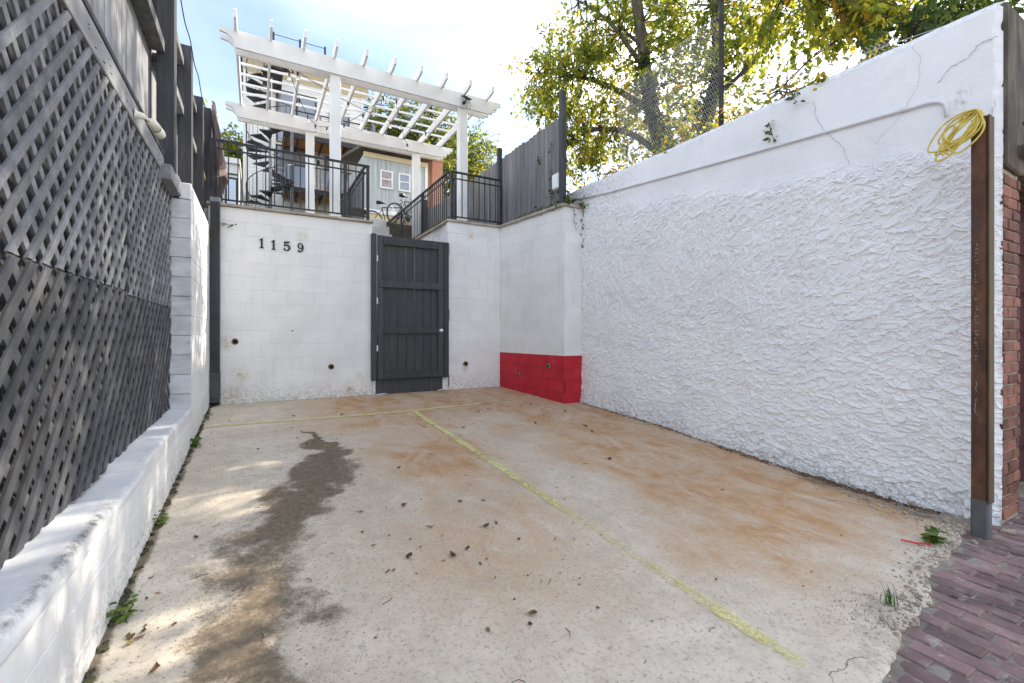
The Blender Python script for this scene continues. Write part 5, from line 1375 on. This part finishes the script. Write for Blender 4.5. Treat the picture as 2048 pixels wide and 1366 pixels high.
vine('creeper', 'green creeper sprig rooted on the stucco wall face', 'creeper', [[(4.725, 2.86, 2.22), (4.72, 2.83, 2.12), (4.715, 2.80, 2.02)]], 90, .060, spread=.035, nrm=(-1, 0, 0), wid=.26)
vine('creeper', 'green creeper leaf tip drooping over the stucco wall top', 'creeper', [[(4.77, 2.62, 2.44), (4.70, 2.60, 2.36), (4.69, 2.55, 2.30)]], 70, .065, spread=.03, nrm=(-1, 0, 0), wid=.26)
vine('creeper', 'golden creeper leaves on the edge of the stucco wall top', 'creeper', [[(4.85, 2.40, 2.47), (4.74, 2.38, 2.46), (4.70, 2.33, 2.42)]], 150, .060, mat='leaf_gold', spread=.04, nrm=(-.5, 0, .5), wid=.3)
vine('creeper', 'green vine tangle creeping along the stucco wall top behind the chain link', 'creeper', [[(4.92, 5.9, 2.45), (4.93, 5.2, 2.50), (4.94, 4.4, 2.55), (4.94, 3.6, 2.6), (4.94, 2.9, 2.58), (4.93, 2.4, 2.5)], [(4.95, 3.4, 2.6), (4.98, 3.0, 2.85), (5.0, 2.7, 2.7)], [(4.95, 4.8, 2.5), (5.0, 4.5, 2.9), (5.02, 4.3, 3.2)]], 120, .065, mat='leaf_mix', spread=.11, nrm=(-.2, 0, .4), wid=.3)
vine('ivy', 'thick dark ivy wrapped round the leaning tree trunk', 'ivy', [[(6.55, 5.85, 2.4), (6.55, 5.95, 3.2), (6.38, 6.1, 4.2), (6.2, 6.1, 5.2)], [(6.6, 5.75, 2.4), (6.65, 5.85, 3.1), (6.5, 6.0, 4.0)], [(6.75, 5.75, 2.4), (6.95, 5.45, 3.5), (7.0, 5.3, 4.6)]], 330, .075, spread=.14, nrm=(-.7, -.5, .1), wid=.4)

def weed(x, y, h, nl, lab, wide=.35, ls=.05, cat='weed'):
    z = gz(x, y); stems = []
    for k in range(nl):
        a = random.uniform(0, 6.28); q = random.uniform(.2, 1)*wide
        stems.append([(x, y, z-.005), (x+h*q*.5*math.cos(a), y+h*q*.5*math.sin(a), z+h*.55), (x+h*q*math.cos(a), y+h*q*math.sin(a), z+h*random.uniform(.7, 1.0))])
    vine('weed', lab, cat, stems, 110, ls, 'weed', .012, (0, 0, .8), .24, .0018)
weed(-.53, 5.62, .10, 6, 'small green weed in the wall joint near the pier', .5, .045)
weed(-.53, 3.72, .075, 5, 'small green weed in the joint halfway along the low wall', .6, .035)
weed(-.52, 2.70, .075, 6, 'spreading weed in the joint under the rounded wall cap', .8, .040)
weed(-.53, 6.9, .07, 4, 'tiny weed in the joint beside the downspout', .6, .03)
weed(3.92, 1.26, .11, 5, 'leafy green weed among rubble in front of the rusty post', .5, .055)
gt_ = MB()
for k in range(34):
    a = random.uniform(0, 6.28); h = random.uniform(.05, .12); q = random.uniform(.1, .6); x, y = 2.86+random.gauss(0, .02), 1.09+random.gauss(0, .015); z = gz(x, y)-.01
    s_ = Vector((-math.sin(a), math.cos(a), 0))*.002; p = [Vector((x, y, z)), Vector((x+h*q*.4*math.cos(a), y+h*q*.4*math.sin(a), z+h*.6)), Vector((x+h*q*math.cos(a), y+h*q*math.sin(a), z+h))]
    gt_.add([p[0]-s_, p[0]+s_, p[1]+s_*.8, p[1]-s_*.8, p[2]], [(0, 1, 2, 3), (3, 2, 4)])
tag(stuff(gt_.build('grass_tuft', M['weed'], loc=(2.86, 1.09, gz(2.86, 1.09)))), 'sparse grass tuft at the edge of the brick pavers', 'grass')

# ================================================================== PAINTED LINES
def line_strip(name, label, pts, w, wear):
    P = [Vector((*p, 0)) for p in pts]; rows = []; wr = []
    tot = 0
    for i in range(len(P)-1):
        n_ = int((P[i+1]-P[i]).length/.03)
        for k in range(n_ + (i == len(P)-2)):
            t = k/n_; c = P[i].lerp(P[i+1], t); d = (P[i+1]-P[i]).normalized(); s_ = Vector((-d.y, d.x, 0))
            j = .012*(float(fbm(np.array([c.x*3]), np.array([c.y*3]), 301, 3)[0])-.5)
            for q in range(7):
                u = (q/6-.5)*w; pp = c + s_*(u+j)
                rows.append((pp.x, pp.y)); wr.append(np.interp(c.x*wear[0][0] + c.y*wear[0][1], wear[1], wear[2]) + .35*max(0, abs(q/6-.5)*2-.6))
    m_ = len(rows)//7
    xs = np.array([r[0] for r in rows]); ys = np.array([r[1] for r in rows])
    _, _, zz = pad_fn(xs, ys)
    me = bpy.data.meshes.new(name)
    me.from_pydata([(float(a), float(b_), float(c)+.005) for a, b_, c in zip(xs, ys, zz)], [], [(i*7+q, i*7+q+1, (i+1)*7+q+1, (i+1)*7+q) for i in range(m_-1) for q in range(6)])
    at = me.attributes.new('wear', 'FLOAT', 'POINT'); at.data.foreach_set('value', np.array(wr, dtype=np.float32))
    me.materials.append(M['yellow'])
    tag(link(name, me), label, 'painted line')
line_strip('painted_line', 'worn yellow line painted across the pad parallel to the gate', [(-.55, 6.52), (2.0, 6.42), (3.2, 6.58), (4.33, 6.72)], .085, ((1, 0), [-.6, 0, 2.2, 3.0, 3.3, 4.4], [.40, .30, .24, .30, .50, .36]))
line_strip('painted_line', 'worn yellow line dividing the two parking bays lengthwise', [(2.02, 1.07), (2.0, 2.4), (1.99, 6.37)], .095, ((0, 1), [1.05, 1.2, 1.42, 1.52, 1.95, 2.15, 2.5, 3.0, 4.0, 6.4], [.54, .46, .42, .50, .52, .54, .50, .44, .38, .32]))

# ================================================================== LITTER, RUBBLE
def ground_z(x, y): return float(pad_fn(np.array([x]), np.array([y]))[2][0])
def leaf_shape(kind):
    g = MB(); n_ = 6; L = .05
    for i in range(n_+1):
        t = i/n_; w = .018*math.sin(math.pi*min(1, t*1.02)**.8)*(1 if kind != 2 else .45) + .0006
        cu = [.010, .020, .006, .015][kind]
        x = (t-.5)*L; zc = .004 + cu*(t-.5)**2*3.0*(1 if kind != 3 else 1.6)
        g.v += [(x, -w, zc + w*.55), (x, 0, zc), (x, w, zc + w*(.55 if kind != 1 else -.1))]
    for i in range(n_):
        a = i*3; g.f += [(a, a+1, a+4, a+3), (a+1, a+2, a+5, a+4)]
    g.tube([(L*.5, 0, .006+cu*.7), (L*.5+.016, .002, .008)], .0010, 3)
    return g
lm = {}
for kind in range(4):
    for mt in ('dry_brown', 'dry_tan', 'dry_olive'):
        me = bpy.data.meshes.new('fallen_leaf'); g = leaf_shape(kind); me.from_pydata(g.v, [], g.f); me.materials.append(M[mt]); lm[(kind, mt)] = me
rl = random.Random(5)
spots = [(rl.uniform(-.45, 3.9), 1.25 + 5.9*rl.random()**1.3) for _ in range(62)]
spots += [(3.2+rl.random()*1.1, 4.2+rl.random()*1.6) for _ in range(24)] + [(.9+rl.gauss(0, .22), 2.9+rl.gauss(0, .3)) for _ in range(18)]
spots += [(-.50+abs(rl.gauss(0, .07)), 1.7+rl.random()*1.4) for _ in range(18)] + [(.55+rl.gauss(0, .2), 5.4+rl.gauss(0, .25)) for _ in range(12)] + [(1.5+rl.gauss(0, .4), 2.3+rl.gauss(0, .4)) for _ in range(22)]
for x, y in spots:
    if not (-.55 < x < 4.55 and 1.15 < y < 7.7): continue
    mt = rl.choices(('dry_brown', 'dry_tan', 'dry_olive'), (.62, .26, .12))[0]
    if x > 3 and y > 4: mt = rl.choice(('dry_olive', 'dry_tan', 'dry_brown'))
    k = rl.randrange(4); s = rl.choice((.28, .34, .4, .5, .6, .8, 1.05))
    o = link('fallen_leaf', lm[(k, mt)], None, (x, y, ground_z(x, y)), (rl.uniform(-.1, .1), rl.uniform(-.1, .1), rl.uniform(0, 6.28))); o.scale = (s, s, s)
    tag(o, {'dry_brown': 'curled dark brown leaf fallen on the concrete pad', 'dry_tan': 'dry tan leaf fallen on the concrete pad', 'dry_olive': 'small yellow olive leaf fallen on the concrete pad'}[mt], 'leaf', {'dry_brown': 'dark brown fallen leaves', 'dry_tan': 'tan fallen leaves', 'dry_olive': 'yellow olive fallen leaves'}[mt])
tw = MB()
for k in range(70):
    x, y = rl.uniform(-.4, 4.2), 1.3+5.5*rl.random()**1.2; a = rl.uniform(0, 3.14); L = rl.uniform(.02, .07); z = ground_z(x, y)+.003
    tw.tube([(x, y, z), (x+L*.5*math.cos(a), y+L*.5*math.sin(a), z+.004), (x+L*math.cos(a+.3), y+L*math.sin(a+.3), z+.001)], .0016, 3)
tag(stuff(tw.build('twig_litter', M['twig'])), 'thin dark twigs scattered over the concrete pad', 'twigs')

def pebbles(name, label, mat, pts, s0, s1):
    g = MB(); oct_ = [(1,0,0),(-1,0,0),(0,1,0),(0,-1,0),(0,0,1),(0,0,-1)]; of = [(0,2,4),(2,1,4),(1,3,4),(3,0,4),(2,0,5),(1,2,5),(3,1,5),(0,3,5)]
    xs = np.array([p[0] for p in pts]); ys = np.array([p[1] for p in pts]); zs = pad_fn(xs, ys)[2]
    for x, y, z in zip(xs, ys, zs):
        s = s0*(s1/s0)**(rl.random()**2.2); a = rl.uniform(0, 6.28); ca, sa = math.cos(a), math.sin(a)
        e = (s*rl.uniform(.6, 1.3), s*rl.uniform(.5, 1.0), s*rl.uniform(.35, .7))
        z = max(z, gz(x, y) - .045)
        vv = []
        for p in oct_:
            u, v_, w_ = p[0]*e[0]*rl.uniform(.75, 1.2), p[1]*e[1]*rl.uniform(.75, 1.2), p[2]*e[2]
            u += rl.uniform(-.2, .2)*s; v_ += rl.uniform(-.2, .2)*s
            vv.append((x+u*ca-v_*sa, y+u*sa+v_*ca, z+w_+e[2]*.5))
        g.add(vv, of)
    return tag(stuff(g.build(name, M[mat])), label, 'rubble')
ex = lambda x: float(edge_y(np.array([x]))[0])
pts = []
while len(pts) < 2600:
    x = rl.uniform(2.6, 4.6); y = ex(x) + rl.gauss(0, .07)
    pts.append((x, y))
pts += [(4.45+rl.gauss(0, .14), 1.30+abs(rl.gauss(0, .35))) for _ in range(1200)]
pts = [(min(x, 4.70), y) for x, y in pts if y > .4]
pebbles('gravel', 'loose pale stone chips between the concrete pad and brick pavers', 'rubble', pts, .003, .016)
pts = [(4.70-abs(rl.gauss(0, .045)), rl.uniform(1.2, 5.9)) for _ in range(1500)] + [(4.62+rl.gauss(0, .06), rl.uniform(1.5, 3.4)) for _ in range(1500)]
pts = [(min(x, 4.725), y) for x, y in pts]
pebbles('soil_strip', 'reddish brown soil crumbs along the foot of the stucco wall', 'clay', pts, .003, .016)
pts = []
while len(pts) < 5200:
    v = rl.uniform(1.4, 5.95); c = np.interp(v, [1.2, 2.2, 2.8, 3.3, 3.8, 4.5, 5.2, 5.6, 5.9], [-.02, .02, -.05, .06, .30, .55, .62, .60, .50]); w_ = np.interp(v, [1.2, 2.8, 3.8, 4.5, 5.35, 5.95], [.40, .36, .28, .22, .14, .05])
    x = c + rl.gauss(0, 1)*w_*.8
    if x > -.55: pts.append((x, v))
pts += [(rl.uniform(-.5, 4.3), rl.uniform(1.2, 7.6)) for _ in range(900)] + [(2.75+rl.gauss(0, .22), 1.12+rl.gauss(0, .10)) for _ in range(900)]
pebbles('dirt_grit', 'dark dirt grains washed over the concrete in a long streak', 'grit', pts, .0012, .0048)
pts = [(rl.uniform(3.0, 5.0), rl.uniform(.5, 1.08)) for _ in range(500)] + [(rl.uniform(2.2, 4.8), rl.uniform(.2, 1.0)) for _ in range(260)]
g = pebbles('stone_chips', 'small stone chips lying on the purple brick pavers', 'rubble', [p for p in pts], .002, .009)
for v_ in g.data.vertices: v_.co.z = v_.co.z + .034
for k, (x, y, s) in enumerate([(4.58, 1.22, .055), (4.50, 1.36, .035), (4.05, 1.27, .030), (3.72, 1.18, .026), (4.62, 1.62, .04), (4.20, 1.14, .028), (4.62, 1.08, .05)]):
    me = chamfer_mesh((s*1.5, s*1.1, s*.7), s*.22, M['rubble'], s*.14, 50+k)
    o = link('stone', me, None, (x, y, gz(x, y)-.005+s*.2), (rl.uniform(-.2, .2), rl.uniform(-.2, .2), rl.uniform(0, 3)))
    tag(o, 'rough pale stone lump lying in the rubble by the rusty post', 'stone', 'stones by the rusty post')
tag(MB().tube([(3.72, 1.36, gz(0, 1.36)+.022), (3.78, 1.30, gz(0, 1.3)+.014), (3.86, 1.255, gz(0, 1.25)+.012)], .006, 8).build('red_plastic_strip', M['red_plastic'], loc=(3.78, 1.3, -1.39)), 'bright red plastic strip lying in the rubble near the rusty post', 'plastic strip')
P = [(3.20, 1.0, gz(0, 1)+.012), (3.32, .88, gz(0, .88)+.008), (3.40, .75, gz(0, .75)+.010), (3.55, .62, gz(0, .6)+.008), (3.85, .45, gz(0, .45)+.008)]
tag(MB().tube(P, .004, 6).build('thin_cable', M['bark'], loc=P[2]), 'thin dark cable lying across the purple brick pavers', 'cable')

def pad_crack(pts):
    P = []
    for a, b_ in zip(pts[:-1], pts[1:]):
        for k in range(8):
            t = k/8; x, y = a[0]+(b_[0]-a[0])*t+rl.uniform(-.006, .006), a[1]+(b_[1]-a[1])*t+rl.uniform(-.006, .006)
            P.append((x, y, ground_z(x, y)+.0004))
    MB().tube(P, [.0014*rl.uniform(.5, 1.1) for _ in P], 4).build('crack', M['hole'], pad)
pad_crack([(1.98, .93), (2.08, 1.0), (2.16, .985), (2.25, 1.0), (2.33, .965)])
pad_crack([(4.02, 2.05), (4.16, 1.86), (4.22, 1.74), (4.20, 1.60), (4.10, 1.46)])
pad_crack([(4.30, 2.6), (4.42, 2.3), (4.40, 2.1), (4.46, 1.9)])
